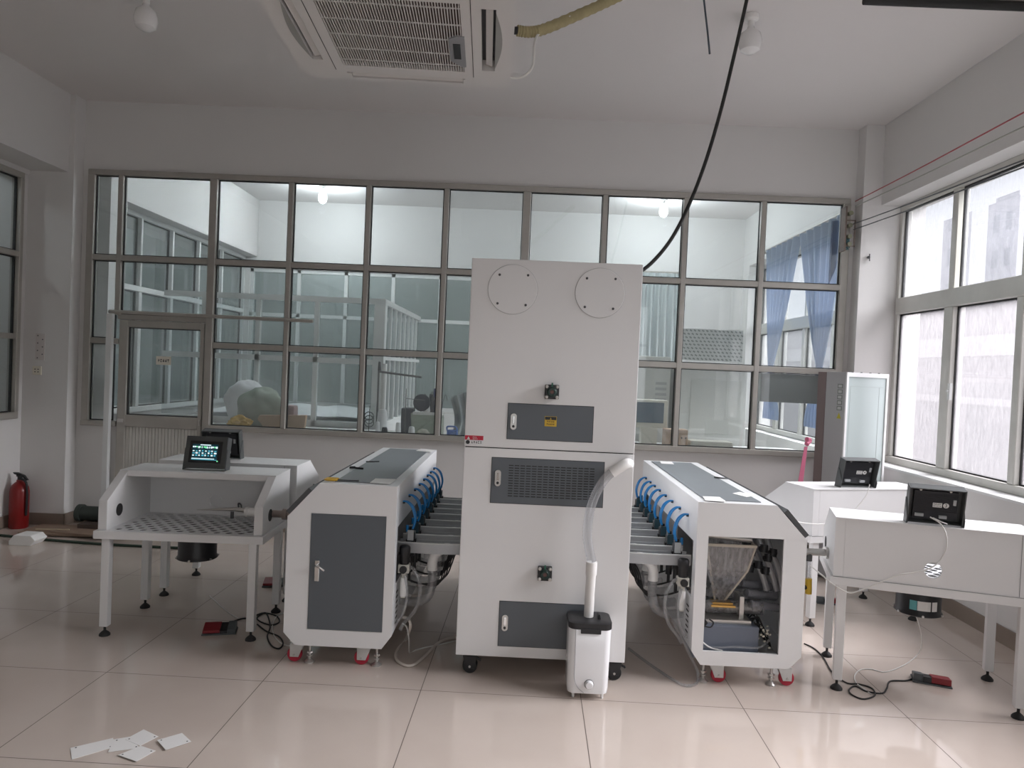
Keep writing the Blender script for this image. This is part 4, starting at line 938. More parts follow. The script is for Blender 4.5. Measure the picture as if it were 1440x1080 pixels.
# ---- cards on the floor
cards = [([(99, 1052), (159, 1038), (163, 1050), (101, 1068)], 'long white card with a hole near its corner, leftmost of the cards on the floor'),
         ([(160, 1040), (184, 1036), (196, 1052), (152, 1058)], 'white card overlapped by its neighbours in the middle of the floor cards'),
         ([(176, 1040), (202, 1026), (223, 1036), (197, 1049)], 'white card on top pointing away, farthest of the cards on the floor'),
         ([(166, 1062), (198, 1049), (219, 1056), (192, 1071)], 'white card with two holes, nearest of the cards on the floor'),
         ([(221, 1041), (256, 1031), (269, 1043), (233, 1055)], 'white card lying on its own, rightmost of the cards on the floor')]
for k, (pts, lb_) in enumerate(cards):
    z = .0006+.0012*k; c = paper('punched_card', lb_, [P3(a, b, z) for a, b in pts], z, group='punched cards on the floor', cat='card')
    a, b = P3(*pts[0], z), P3(*pts[2], z)
    m_ = MB()
    for f_ in (.12, .88): m_.cyl((a[0]+(b[0]-a[0])*f_, a[1]+(b[1]-a[1])*f_, z+.0012), (a[0]+(b[0]-a[0])*f_, a[1]+(b[1]-a[1])*f_, z+.0016), .0035, n=12)
    o = m_.build('punched_hole', GASK, None); o.parent = c

# ================================================================== CEILING, WALLS
ac = thing('cassette_air_conditioner', 'white square cassette air conditioner hanging below the ceiling', 'air conditioner', (-.62, 3.15, 3.03), math.radians(2.9))
R_ = WM[ac.name]
def BA(m_, n_, mt, par=ac, **k): return m_.build(n_, mt, par, local=True, **k)
AW = mat('ac_white_plastic', (.70, .68, .66), .45, bump=.03, bscale=20)
gx0, gx1, gy0, gy1 = -.28, .295, -.325, .325
# the panel: one plate with four air slots and the intake opening, cut into strips
m_ = MB()
for r in ((-.50, -.412, -.40, .40), (-.412, -.365, .275, .40), (-.412, -.365, -.40, -.275), (-.365, gx0, -.40, .40), (gx0, gx1, gy1, .405), (gx0, gx1, -.405, gy0),
          (gx1, .378, -.40, .40), (.378, .438, .295, .40), (.378, .438, -.40, -.295), (.438, .515, -.40, .40)): m_.box(*r, 0, .05)
for s_ in (-1, 1):
    lo, hi = sorted((s_*.40, s_*.415)); m_.box(-.50, gx0, lo, hi, 0, .05).box(gx1, .515, lo, hi, 0, .05)
    lo, hi = sorted((s_*.415, s_*.465)); m_.box(-.47, -.26, lo, hi, 0, .05).box(.285, .515, lo, hi, 0, .05)
    lo, hi = sorted((s_*.465, s_*.49)); m_.box(-.44, .50, lo, hi, 0, .05)
BA(m_, 'panel', AW)
BA(MB().box(-.49, .50, -.47, .47, .05, .056), 'duct_back', DARKG)
BA(MB().box(-.46, .47, -.45, .45, .06, .34), 'wrapped_body', mat('wrap_film', (.7, .68, .66), .35, bump=.3, bscale=9))
# curved dished ends beside the left and right slots, panel joints
for s_, x in ((1, .438), (-1, -.412)):
    n_ = 14; ol = [(x, -.27)]+[(x+s_*.030*math.sin(PI*k/n_), -.27+.54*k/n_) for k in range(n_+1)]+[(x, .27)]
    BA(MB().prism(ol, 'z', -.0015, .002), 'slot_recess', mat('ac_recess_grey', (.33, .33, .31), .5))
BA(MB().box(.335, .338, -.38, .38, -.001, .001), 'panel_joint', GASK); BA(MB().box(-.327, -.324, -.38, .38, -.001, .001), 'panel_joint', GASK)
for s_ in (-1, 1): BA(MB().obox((-.388 if s_ < 0 else .412, 0, .018), (.030, .54, .005), ry=.3*s_), 'louvre', AW)
for s_ in (-1, 1): BA(MB().obox((.0125, s_*.437, .012), (.54, .040, .005), rx=-.25*s_), 'louvre', AW)
m_ = MB(); n = 50
for k in range(n):
    x = gx0+(k+.5)*(gx1-gx0)/n; m_.box(x-.0019, x+.0019, gy0, gy1, .002, .009)
for y in (-.28, -.14, .0, .14, .26): m_.box(gx0, gx1, y-.0017, y+.0017, .001, .006)
BA(m_, 'intake_grille', AW); BA(MB().box(gx0, gx1, gy0, gy1, .022, .028), 'filter', mat('filter_brown', (.16, .125, .115), .8))
dp = BA(MB().prism([(.235, -.02), (.235, .20), (.285, .26), (.305, .26), (.305, -.05), (.27, -.05)], 'z', -.004, .006), 'display_pod', mat('pod_grey', (.28, .28, .29), .4), bevel=.002)
BA(MB().prism([(.253, .02), (.285, .02), (.285, .17), (.253, .17)], 'z', -.006, -.004), 'display_window', BLACK, dp)
m_ = MB()
for x in (-.40, .40):
    for y in (-.40, .40): m_.cyl((x, y, .34), (x, y, CH-3.03), .006, n=8)
BA(m_, 'hanging_rod', STEEL)
ins = mat('yellow_insulation', (.36, .31, .17), .9, bump=.6, bscale=30, var=.3, vscale=14)
q0 = at(727, 43, y=3.60); q1 = at(768, 40, y=3.66)
pc = thing('insulated_pipe', 'yellowed insulated pipe running up from the cassette air conditioner to the ceiling', 'pipe', q0)
MB().tube([q0, at(745, 45, y=3.62), q1, at(820, 18, y=3.8), at(866, -3, y=3.95), at(905, -22, y=4.05)], .026, 12, ripple=.07, sub=10).build('insulation', ins, pc, smooth=True)
MB().cyl(at(722, 43, y=3.59), q0+Vector((.01, 0, 0)), .018).build('pipe_collar', BLACK, pc)
MB().tube([at(712, 108, y=3.6), at(726, 110, y=3.6), at(740, 105, y=3.6), at(750, 90, y=3.6), at(752, 60, y=3.6), at(762, 44, y=3.64), at(800, 24, y=3.72), at(850, 0, y=3.9)], .006, 8).build('white_lead', CABLEW, pc, smooth=True)
def px_bulb(px, py, label):
    c = at(px, py, z=CH-.185); bulb_lamp(c.x, c.y, CH-.25, label, 0, 'unlit opal bulbs on the near ceiling', r=.072)
px_bulb(205, 30, 'unlit white opal bulb on the ceiling left of the cassette air conditioner')
px_bulb(1055, 62, 'unlit white opal bulb on the ceiling beside the hanging black cable')
tp = at(1050, 0, y=4.35)
tag(MB().tube([Vector((tp.x+.01, 4.35, CH)), tp, at(1033, 75, y=4.33), at(1015, 150, y=4.32), at(993, 225, y=4.3), at(968, 290, y=4.28), at(940, 342, y=4.25), at(905, 379, y=4.22), at(880, 382, y=4.2)], .011, 10).build('hanging_cable', BLACKR, smooth=True), 'thick black cable hanging from the ceiling onto the tall cabinet', 'cable')
tag(MB().tube([at(988, -20, y=4.5), at(991, 10, y=4.5), at(995, 45, y=4.5), at(998, 76, y=4.5)], .006, 8).build('hanging_wire', mat('grey_wire', (.07, .09, .11), .5), smooth=True), 'short dark wire end hanging from the ceiling left of the black cable', 'wire')
tag(MB().cyl((1.95, 4.44, CH-.018), (XR, 4.44, CH-.024), .028, n=14).build('ceiling_conduit', BLACKR, smooth=True), 'black conduit along the ceiling in the upper right', 'conduit')
# wires on the bracket at the right end of the partition
bk = thing('wire_bracket', 'rusty bracket with insulators holding the wires at the right end of the partition', 'bracket', (2.90, 6.70, 3.0))
m_ = MB().box(2.845, 2.86, 6.62, 6.715, 2.82, 3.22).box(2.93, 2.94, 6.62, 6.63, 2.86, 3.10).box(2.86, 2.94, 6.62, 6.63, 3.09, 3.10).box(2.86, 2.94, 6.62, 6.63, 2.86, 2.87)
m_.build('bracket', mat('rusty_steel', (.16, .12, .1), .7, var=.3, vscale=30), bk)
m_ = MB()
for z in (3.16, 3.05, 2.95, 2.88): m_.cyl((2.89, 6.61, z), (2.89, 6.66, z), .020, n=12)
m_.build('insulator', mat('olive_porcelain', (.22, .22, .15), .3), bk, smooth=True)
m_ = MB(); rn = random.Random(2)
for k in range(7): m_.tube([(2.85+.06*rn.random(), 6.63+.04*rn.random(), 2.83+.15*rn.random()) for q in range(5)], .004, 5)
m_.build('wire_knot', mat('teal_wire', (.06, .16, .18), .6), bk, smooth=True)
for k, ((a, b), (c, d), mt, lb_) in enumerate((((1203, 283), (1440, 158), mat('red_wire', (.32, .03, .04), .5), 'red wire strung along the right wall, topmost of the four'), ((1203, 290), (1440, 178), mat('grey_green_wire', (.30, .30, .26), .5), 'grey wire strung along the right wall, second from the top'), ((1200, 315), (1440, 225), mat('dark_wire', (.05, .05, .055), .5), 'dark wire strung along the right wall, third from the top'), ((1200, 323), (1440, 235), mat('dark_wire', (.05, .05, .055), .5), 'dark wire strung along the right wall, lowest of the four'))):
    p = at(a, b, y=6.62); q = at(c, d, x=2.6); e = q+(q-p)*1.1
    tag(MB().tube([p, p+(q-p)*.5+Vector((0, 0, -.006)), q, q+(e-q)*.5, e], .0045, 6).build('strung_wire', mt, smooth=True), lb_, 'wire', 'wires along the right wall')
# socket and paper strip on the left pier
so = thing('wall_socket', 'cream double wall socket on the left pier under a punched strip', 'socket', at(53, 521, y=6.6))
c = at(53, 521, y=6.6); MB().box(c.x-.04, c.x+.04, 6.585, 6.60, c.z-.04, c.z+.04).build('plate', CREAM, so, bevel=.004)
m_ = MB()
for dx in (-.014, .014):
    for dz in (-.012, .012): m_.box(c.x+dx-.006, c.x+dx+.006, 6.583, 6.585, c.z+dz-.004, c.z+dz+.004)
m_.build('socket_slot', DARKG, so)
c = at(57, 488, y=6.6); m_ = MB().box(c.x-.045, c.x+.04, 6.597, 6.60, c.z-.12, c.z+.125)
sp_ = tag(m_.build('perforated_strip', mat('pale_strip', (.62, .58, .56), .7)), 'pale strip with small holes on the left pier above the socket', 'strip')
m_ = MB()
for k in range(7): m_.cyl((c.x+(.02 if k % 2 else -.025), 6.5975, c.z-.1+k*.034), (c.x+(.02 if k % 2 else -.025), 6.5955, c.z-.1+k*.034), .006, n=8)
m_.build('hole', DARKG, sp_)
m_ = MB()  # small dark fixing on the right pier
c = at(1221, 362, y=6.6); m_.cyl((c.x, 6.6, c.z), (c.x, 6.585, c.z), .012, n=10).cyl((c.x+.004, 6.585, c.z+.03), (c.x+.006, 6.585, c.z-.035), .005, n=8)
tag(m_.build('wall_hook', DARKG), 'small dark hook on the white pier beside the right window', 'hook')

# fire extinguisher
ex = at(25, 737, z=0); ex = Vector((-4.49, 6.45, 0))
fe = thing('fire_extinguisher', 'dark red fire extinguisher standing on the floor in the left corner', 'fire extinguisher', ex)
MB().lathe(ex, [(.070, 0), (.078, .01), (.078, .33), (.070, .37), (.045, .405), (.026, .42), (.026, .435)], 28).build('cylinder', REDX, fe, smooth=True)
MB().lathe(ex+Vector((0, 0, .435)), [(.02, 0), (.02, .03), (.03, .032), (.03, .04)], 16).build('valve', BLACK, fe, smooth=True)
MB().prism([(-.06, .46), (-.05, .475), (.05, .455), (.08, .415), (.085, .40), (.07, .405), (.04, .44), (-.03, .455)], 'y', ex.y-.01, ex.y+.01)
m_ = MB().prism([(ex.x-.05, .485), (ex.x-.06, .50), (ex.x-.02, .50), (ex.x+.04, .478), (ex.x+.075, .435), (ex.x+.065, .43), (ex.x+.03, .462), (ex.x-.02, .475)], 'y', ex.y-.01, ex.y+.01)
m_.build('handle', BLACK, fe)
MB().tube([ex+Vector((.02, -.02, .45)), ex+Vector((.075, -.03, .42)), ex+Vector((.09, -.03, .30)), ex+Vector((.085, -.03, .12))], .010, 10).build('hose', BLACK, fe, smooth=True)

# clutter at the left wall
fb = at(41, 764, z=0)
m_ = MB().prism([(-4.16, 0), (-3.98, 0), (-3.94, .045), (-3.98, .085), (-4.12, .085), (-4.16, .035)], 'y', 5.86, 6.02)
tag(m_.build('foam_block', PAPER, bevel=.006), 'white foam block lying on the floor near the left wall', 'foam block')
m_ = MB(); rn = random.Random(4)
m_.obox((-3.86, 6.36, .02), (.9, .34, .02), rz=.05).obox((-3.75, 6.28, .035), (.55, .22, .012), rz=-.12)
tag(m_.build('cardboard_sheet', mat('brown_board', (.26, .18, .13), .8, var=.2)), 'flattened brown cardboard on the floor against the left wall', 'cardboard')
m_ = MB()
m_.tube([(-4.45, 6.12, .012), (-4.0, 6.05, .012), (-3.6, 6.0, .012), (-3.2, 5.98, .012), (-2.75, 5.98, .012)], .012, 6)
tag(m_.build('green_strap', mat('dark_green_cloth', (.03, .05, .035), .9), smooth=True), 'dark green strap trailing along the floor to the left tables', 'strap')
m_ = MB().sheet(lambda u, v: (-3.62+.38*u, 6.08+.2*v, .046+.06*math.sin(PI*u)*math.sin(PI*v)*(1+.5*noise.noise(Vector((u*6, v*6, 0))))+.01*noise.noise(Vector((u*14, v*14, 3)))), 20, 14)
tag(m_.build('plastic_bag', CLEAR, smooth=True), 'crumpled clear plastic bag on the cardboard by the left wall', 'bag')
m_ = MB().cyl((-3.95, 6.52, .145), (-3.20, 6.50, .145), .065, n=20).cyl((-3.99, 6.52, .145), (-3.95, 6.52, .145), .078, n=20)
ro = tag(m_.build('dark_roll', mat('dark_green_roll', (.035, .045, .038), .7), smooth=True), 'dark green roll lying behind the left table near the partition', 'roll')
tag(MB().box(-3.9, -3.3, 6.36, 6.58, .0425, .079).build('dark_crate', mat('dark_brown_wood', (.07, .05, .04), .7, var=.3)), 'low dark wooden crate carrying the dark green roll', 'crate')
m_ = MB().obox((-4.05, 6.25, .05), (.28, .012, .01), rz=.1).obox((-3.6, 6.40, .09), (.22, .012, .01), rz=.05)
tag(m_.build('wood_sticks', mat('light_wood', (.45, .36, .25), .7)), 'pale wooden sticks on the cardboard by the left wall', 'sticks')

# standing air conditioner
A = Vector((2.606, 5.90)); B_ = Vector((3.04, 6.10)); dn = Vector((-.42, .907)).normalized()
Cc = B_+dn*.283; D_ = A+dn*.283; A2 = A+dn*.196; B2_ = B_+dn*.196; dAB = (B_-A).normalized()
ta = thing('standing_air_conditioner', 'tall floor standing air conditioner in the right corner beside the window', 'air conditioner', ((A.x+Cc.x)/2, (A.y+Cc.y)/2, 0))
MB().prism([tuple(A), tuple(B_), tuple(B2_), tuple(A2)], 'z', .02, 1.715).build('front_body', mat('pale_grey_plastic2', (.42, .42, .425), .4), ta, bevel=.004)
MB().prism([tuple(A2-dAB*.002), tuple(B2_), tuple(Cc), tuple(D_-dAB*.002)], 'z', .0, 1.712).build('rear_body', mat('mauve_brown', (.20, .155, .15), .4), ta, bevel=.003)
f0, f1 = A-dn*.012, B_-dn*.012
m_ = MB()
def pr4(p, q, d0, d1, za, zb): 
    m_.prism([tuple(p-dn*d1), tuple(q-dn*d1), tuple(q-dn*d0), tuple(p-dn*d0)], 'z', za, zb)
pr4(A, B_, 0, .012, 1.68, 1.715); pr4(A, B_, 0, .012, .02, .06); pr4(A, A+dAB*.022, 0, .012, .06, 1.68); pr4(B_-dAB*.022, B_, 0, .012, .06, 1.68)
m_.build('front_frame', mat('bright_white_plastic', (.82, .82, .82), .3), ta)
m_ = MB(); pr4(A+dAB*.022, B_-dAB*.022, 0, .004, .06, 1.68); fp = m_.build('front_glass', mat('pale_green_glass', (.50, .57, .565), .12, coat=.5), ta)
m_ = MB(); 
for za, zb in ((1.60, 1.602), (.2, .202)): pr4(A+dAB*.05, B_-dAB*.05, .004, .005, za, zb)
for o_ in (.05, .38): pr4(A+dAB*o_, A+dAB*(o_+.002), .004, .005, .2, 1.6)
m_.build('panel_line', mat('line_grey', (.35, .38, .38), .5), fp)
m_ = MB()
for k in range(4): pr4(A+dAB*(.06+.1*k), A+dAB*(.07+.1*k), .0, .013, 1.715, 1.720)
m_.build('top_clip', GASK, ta)
# stickers on its side (side plane from A towards A2)
pA = A+dn*.05
for k in range(5):
    sd = MB().obox((*(pA-dAB*.001), 1.60-.045*k), (.002, .05, .036), rz=math.atan2(dn.y, dn.x)-PI/2).build('side_sticker', mat('sticker_grey', (.2, .22, .2), .5), ta)
    MB().obox((*(pA-dAB*.0018), 1.60-.045*k), (.002, .034, .022), rz=math.atan2(dn.y, dn.x)-PI/2).build('sticker_symbol', mat('sticker_pale', (.5, .52, .5), .5), sd)
m_ = MB(); pc_ = pA-dAB*.0015; m_.add([(*(pc_-dn*.022), 1.335), (*(pc_+dn*.022), 1.335), (*pc_, 1.385)], [(0, 1, 2)]); m_.build('warning_triangle', mat('sticker_yellow', (.45, .40, .03), .5), ta)
# pink strap hanging next to it
a = at(1148, 632, y=5.7); b = at(1130, 690, y=5.6)
m_ = MB().prism([(a.x-.015, a.z), (a.x+.01, a.z), (b.x+.05, 0), (b.x-.03, 0)], 'y', 5.9, 5.905)
m_.tube([(a.x, 5.90, a.z+.02), (a.x+.03, 5.92, a.z+.05), (a.x+.0, 5.90, a.z+.06)], .02, 8)
tag(m_.build('pink_strap', mat('pink_strap', (.62, .16, .26), .6)), 'pink strap hanging beside the standing air conditioner', 'strap')

# ================================================================== THINGS IN THE WORKSHOP BEHIND
bench = thing('long_bench', 'long pale bench right behind the glass partition', 'bench', (-.5, 7.35, 0))
MB().box(-3.6, 2.9, 6.98, 7.84, .86, .90).build('bench_top', mat('bench_white', (.62, .62, .60), .5, var=.05), bench)
for x in (-3.5, -1.5, .7, 2.8):
    for y in (7.03, 7.68): MB().box(x-.025, x+.025, y-.025, y+.025, 0, .86).build('leg', ALUW, bench)
wt = thing('cloth_covered_table', 'wide table covered with white cloth inside the cubicle', 'table', (-2.6, 9.2, 0))
m_ = MB().sheet(lambda u, v: (-3.75+2.0*u, 8.25+2.0*v, .98+.035*noise.noise(Vector((u*5, v*5, 1)))), 30, 30, .01); m_.build('white_cloth', mat('white_cloth', (.8, .8, .82), .85), wt, smooth=True)
MB().box(-3.75, -1.8, 8.3, 10.2, .90, .94).build('table_top', ALUW, wt)
for x in (-3.7, -1.85):
    for y in (8.35, 10.1): MB().box(x-.03, x+.03, y-.03, y+.03, 0, .90).build('leg', ALUW, wt)
def blob(name, label, cat, px, py, y, r, sx, sy, sz, m, jit=.25, seed=0, zb=None, group=None):
    c = at(px, py, y=y); b = MB().ball(c, r, sx, sy, sz, 44, jit, seed)
    lo = min(p[2] for p in b.v); dz = (zb if zb is not None else .902)-lo; b.v = [(p[0], p[1], p[2]+dz) for p in b.v]
    return tag(b.build(name, m, smooth=True), label, cat, group)
blob('cloth_bundle', 'large grey green cloth bundle behind the partition glass', 'bundle', 368, 585, 7.40, .25, 1.0, .7, .84, mat('sage_cloth', (.28, .32, .27), .9), .15, 3)
blob('cloth_bundle', 'white quilted bundle left of the grey green bundle', 'bundle', 345, 590, 7.74, .25, .9, .5, .95, mat('white_cloth', (.8, .8, .82), .85), .16, 9)
blob('yellow_bag', 'small mustard yellow bag behind the glass at the sill', 'bag', 337, 600, 7.12, .078, 1.35, .8, .85, mat('mustard', (.5, .30, .03), .7), .5, 5)
m_ = MB().prism([(-2.50, .902), (-2.14, .902), (-2.12, 1.08), (-2.58, 1.06), (-2.60, 1.02)], 'y', 7.10, 7.16)
tag(m_.build('cardboard_piece', CARD, bevel=.004), 'bent brown cardboard piece leaning behind the partition glass', 'cardboard')
c_ = at(407, 590, y=7.3); tag(MB().box(c_.x-.06, c_.x+.06, 7.25, 7.4, .902, 1.16).build('mauve_box', mat('mauve_cloth', (.32, .22, .22), .85), bevel=.03), 'dusty pink folded cloth standing behind the partition mullion', 'cloth')
# overlock sewing machine with thread stand
sw = thing('sewing_machine', 'pale green sewing machine with a thread stand behind the partition glass', 'sewing machine', (-.98, 7.4, .902))
m_ = MB().prism([(-1.10, .902), (-.80, .902), (-.80, 1.10), (-.83, 1.135), (-1.12, 1.135), (-1.12, 1.10)], 'y', 7.32, 7.52); m_.build('body', mat('pale_green_enamel', (.38, .42, .34), .4, var=.2, vscale=30), sw, bevel=.01)
MB().box(-1.10, -.80, 7.31, 7.53, 1.12, 1.145).build('top_plate', PVC, sw, bevel=.004)
MB().box(-1.22, -1.10, 7.33, 7.5, .902, 1.18).build('motor_head', mat('navy_dark', (.03, .035, .05), .5), sw, bevel=.01)
m_ = MB().lathe((-1.02, 7.38, 1.24), [(.02, -.01), (.075, -.012), (.088, -.006), (.088, .006), (.075, .012), (.02, .01)], 28, 'y').cyl((-.92, 7.42, 1.14), (-.92, 7.42, 1.33), .045, .03, n=16).cyl((-1.02, 7.36, 1.24), (-1.02, 7.45, 1.24), .03, n=14)
m_.build('handwheel', mat('dark_navy', (.02, .025, .05), .4), sw, smooth=True)
for k_ in range(5):
    a_ = (-1.10+.07*k_, 7.40, 1.14); MB().tube([a_, (a_[0]+.01, 7.40, 1.24+.03*(k_ % 2)), (a_[0]+.04, 7.39, 1.30+.03*(k_ % 3)), (a_[0]+.06, 7.38, 1.27)], .004, 6).build('thread_guide', mat('dark_steel3', (.12, .12, .12), .4, metal=.4), sw, smooth=True)
MB().cyl((-.88, 7.40, 1.30), (-.88, 7.40, 1.39), .03, .026, n=14).build('blue_spool', mat('navy_thread', (.02, .03, .14), .7), sw, smooth=True)
m_ = MB().cyl((-1.455, 7.3, .902), (-1.455, 7.3, 1.60), .010, n=10).cyl((-1.46, 7.3, 1.54), (-1.02, 7.3, 1.50), .011, n=10).cyl((-1.17, 7.3, .902), (-1.17, 7.3, 1.38), .005, n=8).cyl((-1.17, 7.3, 1.28), (-.98, 7.3, 1.27), .004, n=8)
MB().cyl((-1.43, 7.45, .902), (-1.43, 7.45, 1.62), .028, n=14).build('white_post', PVC, sw, smooth=True)
m_.build('thread_stand', mat('dark_steel3', (.12, .12, .12), .4, metal=.4), sw, smooth=True)
MB().cyl((-1.45, 7.3, 1.55), (-1.45, 7.3, 1.64), .018, .012, n=12).build('stand_cap', BLACK, sw, smooth=True)
def cone(label, px, y, h, r, m, zb=.902):
    c = at(px, 600, y=y)
    o = MB().lathe((c.x, y, zb), [(r, 0), (r*1.02, .01), (r*.78, h*.90), (r*.6, h), (r*.3, h)], 22).build('thread_cone', m, smooth=True)
    return tag(o, label, 'thread cone', 'thread cones by the sewing machine')
WT = mat('white_thread', (.80, .80, .80), .8)
cone('tall white thread cone, largest of those by the sewing machine', 537, 7.25, .26, .058, WT)
cone('small white thread cone at the foot of the thread stand', 531, 7.12, .145, .024, WT)
cone('black thread cone between the white cones', 541, 7.05, .10, .034, BLACKR)
cone('white thread cone on a green base', 560, 7.05, .15, .030, WT)
cone('short wide white thread cone nearest the ball of yarn', 579, 7.02, .12, .036, WT)
cone('white thread cone on top of the sewing machine', 601, 7.42, .10, .05, WT, 1.146)
blob('yarn_ball', 'beige ball of yarn in front of the sewing machine', 'yarn ball', 595, 603, 7.05, .055, 1.15, 1, .9, mat('beige_yarn', (.38, .36, .3), .9), .1)
m_ = MB(); c_ = at(519, 585, y=7.2)
for k in range(3): m_.tube([Vector((c_.x, 7.2, c_.z))+Vector((.045*math.cos(a+k), .01*k, .04*math.sin(a+k)-.035*k)) for a in [2*PI*q/10 for q in range(11)]], .004, 6, sub=3)
m_.tube([(c_.x, 7.2, .902), (c_.x+.005, 7.2, 1.2)], .004, 6)
tag(m_.build('wire_coil', BLACKR, smooth=True), 'loose coil of dark wire hanging left of the thread stand', 'wire coil')
bb = thing('blue_box', 'small blue box behind the glass left of the tall cabinet', 'box', (-.66, 7.08, .902))
MB().box(-.72, -.62, 7.05, 7.15, .902, 1.0).build('body', mat('blue_plastic', (.02, .10, .36), .5), bb, bevel=.006); MB().tube([(-.72, 7.1, .99), (-.72, 7.1, 1.03), (-.64, 7.1, 1.03), (-.62, 7.1, .99)], .008, 6).build('handle', mat('blue_plastic', (.02, .10, .36), .5), bb)
m_ = MB().sheet(lambda u, v: (-.72+.30*u+.03*math.sin(v*4), 7.5+.05*math.sin(u*18), .902+(.46-.12*abs(u-.5))*v), 24, 12); tag(m_.build('hanging_film', mat('pale_film', (.40, .43, .43), .4), smooth=True), 'pale draped film standing behind the blue box', 'film')
m_ = MB().sheet(lambda u, v: (-1.50+.75*u, 8.6+.025*math.sin(u*40), 1.0+1.2*v), 50, 4, .004); 
# right half: monitor, box, white machine, grey duct, curtains
mn = thing('old_monitor', 'small cream monitor with a dark screen behind the glass right of the tall cabinet', 'monitor', (1.29, 7.35, .902))
c_ = at(915, 582, y=7.3); 
MB().box(c_.x-.17, c_.x+.17, 7.3, 7.5, c_.z-.14, c_.z+.14).build('case', CREAM, mn, bevel=.01); MB().box(c_.x-.14, c_.x+.13, 7.294, 7.30, c_.z-.09, c_.z+.115).build('screen', mat('slate_screen', (.08, .12, .17), .2), mn)
MB().box(c_.x-.08, c_.x+.08, 7.33, 7.45, .902, c_.z-.14).build('stand', CREAM, mn)
c_ = at(948, 600, y=7.35); cbx = thing('cardboard_box', 'brown cardboard box beside the small cream monitor', 'box', (c_.x, 7.35, .902))
MB().box(c_.x-.13, c_.x+.09, 7.12, 7.28, .902, 1.10).build('carton', CARD, cbx, bevel=.003); MB().cyl((c_.x+.03, 7.12, 1.02), (c_.x+.03, 7.118, 1.02), .008).cyl((c_.x+.07, 7.12, 1.02), (c_.x+.07, 7.118, 1.02), .008).build('carton_hole', BLACK, cbx)
c_ = at(1002, 555, y=7.9); wm = thing('white_cabinet_machine', 'large white boxy machine with a patterned lattice cover in the workshop', 'machine', (c_.x, 8.1, 0))
MB().box(c_.x-.40, c_.x+.36, 7.85, 8.5, 0, 1.78).build('body', mat('soft_white', (.66, .66, .63), .45, var=.06), wm, bevel=.012)
MB().box(c_.x-.25, c_.x+.30, 7.842, 7.85, 1.02, 1.6).build('door', mat('soft_white2', (.60, .60, .565), .45), wm, bevel=.004)
m_ = MB()
lx0, lx1, lz0, lz1 = c_.x-.38, c_.x+.28, 1.80, 2.14
for i in range(15):
    for j in range(9):
        a, b = lx0+(i+.25+.5*(j % 2))*(lx1-lx0)/15, lz0+(j+.5)*(lz1-lz0)/9
        m_.obox((a, 7.838, b), (.026, .003, .015), ry=.5)
wm2 = MB().box(lx0, lx1, 7.84, 7.86, lz0, lz1).build('lattice_cover', mat('lattice_white', (.72, .73, .71), .6), wm)
m_.build('lattice_pattern', mat('lattice_grey', (.28, .30, .29), .6), wm2)
c_ = at(918, 540, y=8.0); wl2 = thing('white_cupboard', 'white cupboard with a small label behind the glass beside the lattice machine', 'cupboard', (c_.x, 8.3, 0))
MB().box(c_.x-.25, c_.x+.19, 8.0, 8.5, 0, 1.83).build('body', mat('soft_white', (.66, .66, .63), .45), wl2, bevel=.008)
m_ = MB()
for k in range(6): m_.box(c_.x+.03, c_.x+.15, 7.993, 8.0, 1.52-.06*k, 1.55-.06*k)
m_.build('vent', mat('line_grey2', (.42, .43, .42), .5), wl2)
MB().box(c_.x-.16, c_.x-.06, 7.994, 8.0, 1.72, 1.79).build('label_card', PAPER, wl2)
c_ = at(985, 605, y=7.3); m_ = MB(); rn = random.Random(8)
tag(MB().box(c_.x-.14, c_.x+.28, 7.1, 7.3, .902, 1.0).build('pale_machine_bed', mat('cream_enamel', (.55, .53, .46), .4), bevel=.02), 'cream machine bed lying on the bench right of the tall cabinet', 'machine bed')
x0_, x1_ = at(1068, 545, y=6.95).x, at(1153, 545, y=6.95).x
zt_, zb_ = at(1105, 526, y=6.95).z, at(1105, 566, y=6.95).z
tag(MB().box(x0_, XR, 6.90, 6.995, zb_, zt_).build('grey_duct_box', mat('grey_board', (.30, .30, .30), .6), bevel=.004), 'grey horizontal duct box behind the glass left of the standing air conditioner', 'duct')
CUR = bpy.data.materials.new('blue_grey_sheer'); CUR.use_nodes = True; nt = CUR.node_tree; nt.nodes.clear()
o_ = nt.nodes.new('ShaderNodeOutputMaterial'); df = nt.nodes.new('ShaderNodeBsdfDiffuse'); df.inputs[0].default_value = (.33, .39, .48, 1); tl = nt.nodes.new('ShaderNodeBsdfTranslucent'); tl.inputs[0].default_value = (.36, .42, .54, 1); mx = nt.nodes.new('ShaderNodeMixShader')
nt.links.new(df.outputs[0], mx.inputs[1]); nt.links.new(tl.outputs[0], mx.inputs[2]); nt.links.new(mx.outputs[0], o_.inputs[0])
def curtain(ya, yb, yt, ztie, x=3.02, zt=3.25, zb=1.15, seed=0):
    def fn(u, v):
        z = zt+(zb-zt)*v; k = (z-ztie)
        if k > 0: wv = max(.08, min(1, (k/(zt-ztie))**.8)) 
        else: wv = .08+.35*min(1, (-k)/.45)
        y = yt+(ya+(yb-ya)*u-yt)*wv
        return (x+.035*math.sin(u*38+seed)*(.4+.6*wv), y, z)
    return MB().sheet(fn, 90, 26, .003)
tag(curtain(6.98, 8.15, 7.45, 1.72).build('curtain', CUR, smooth=True), 'blue grey curtain gathered at its waist nearest the partition in the workshop', 'curtain', 'curtains of the workshop window')
tag(curtain(8.2, 9.3, 8.95, 1.72, seed=2).build('curtain', CUR, smooth=True), 'blue grey curtain gathered farther back in the workshop', 'curtain', 'curtains of the workshop window')
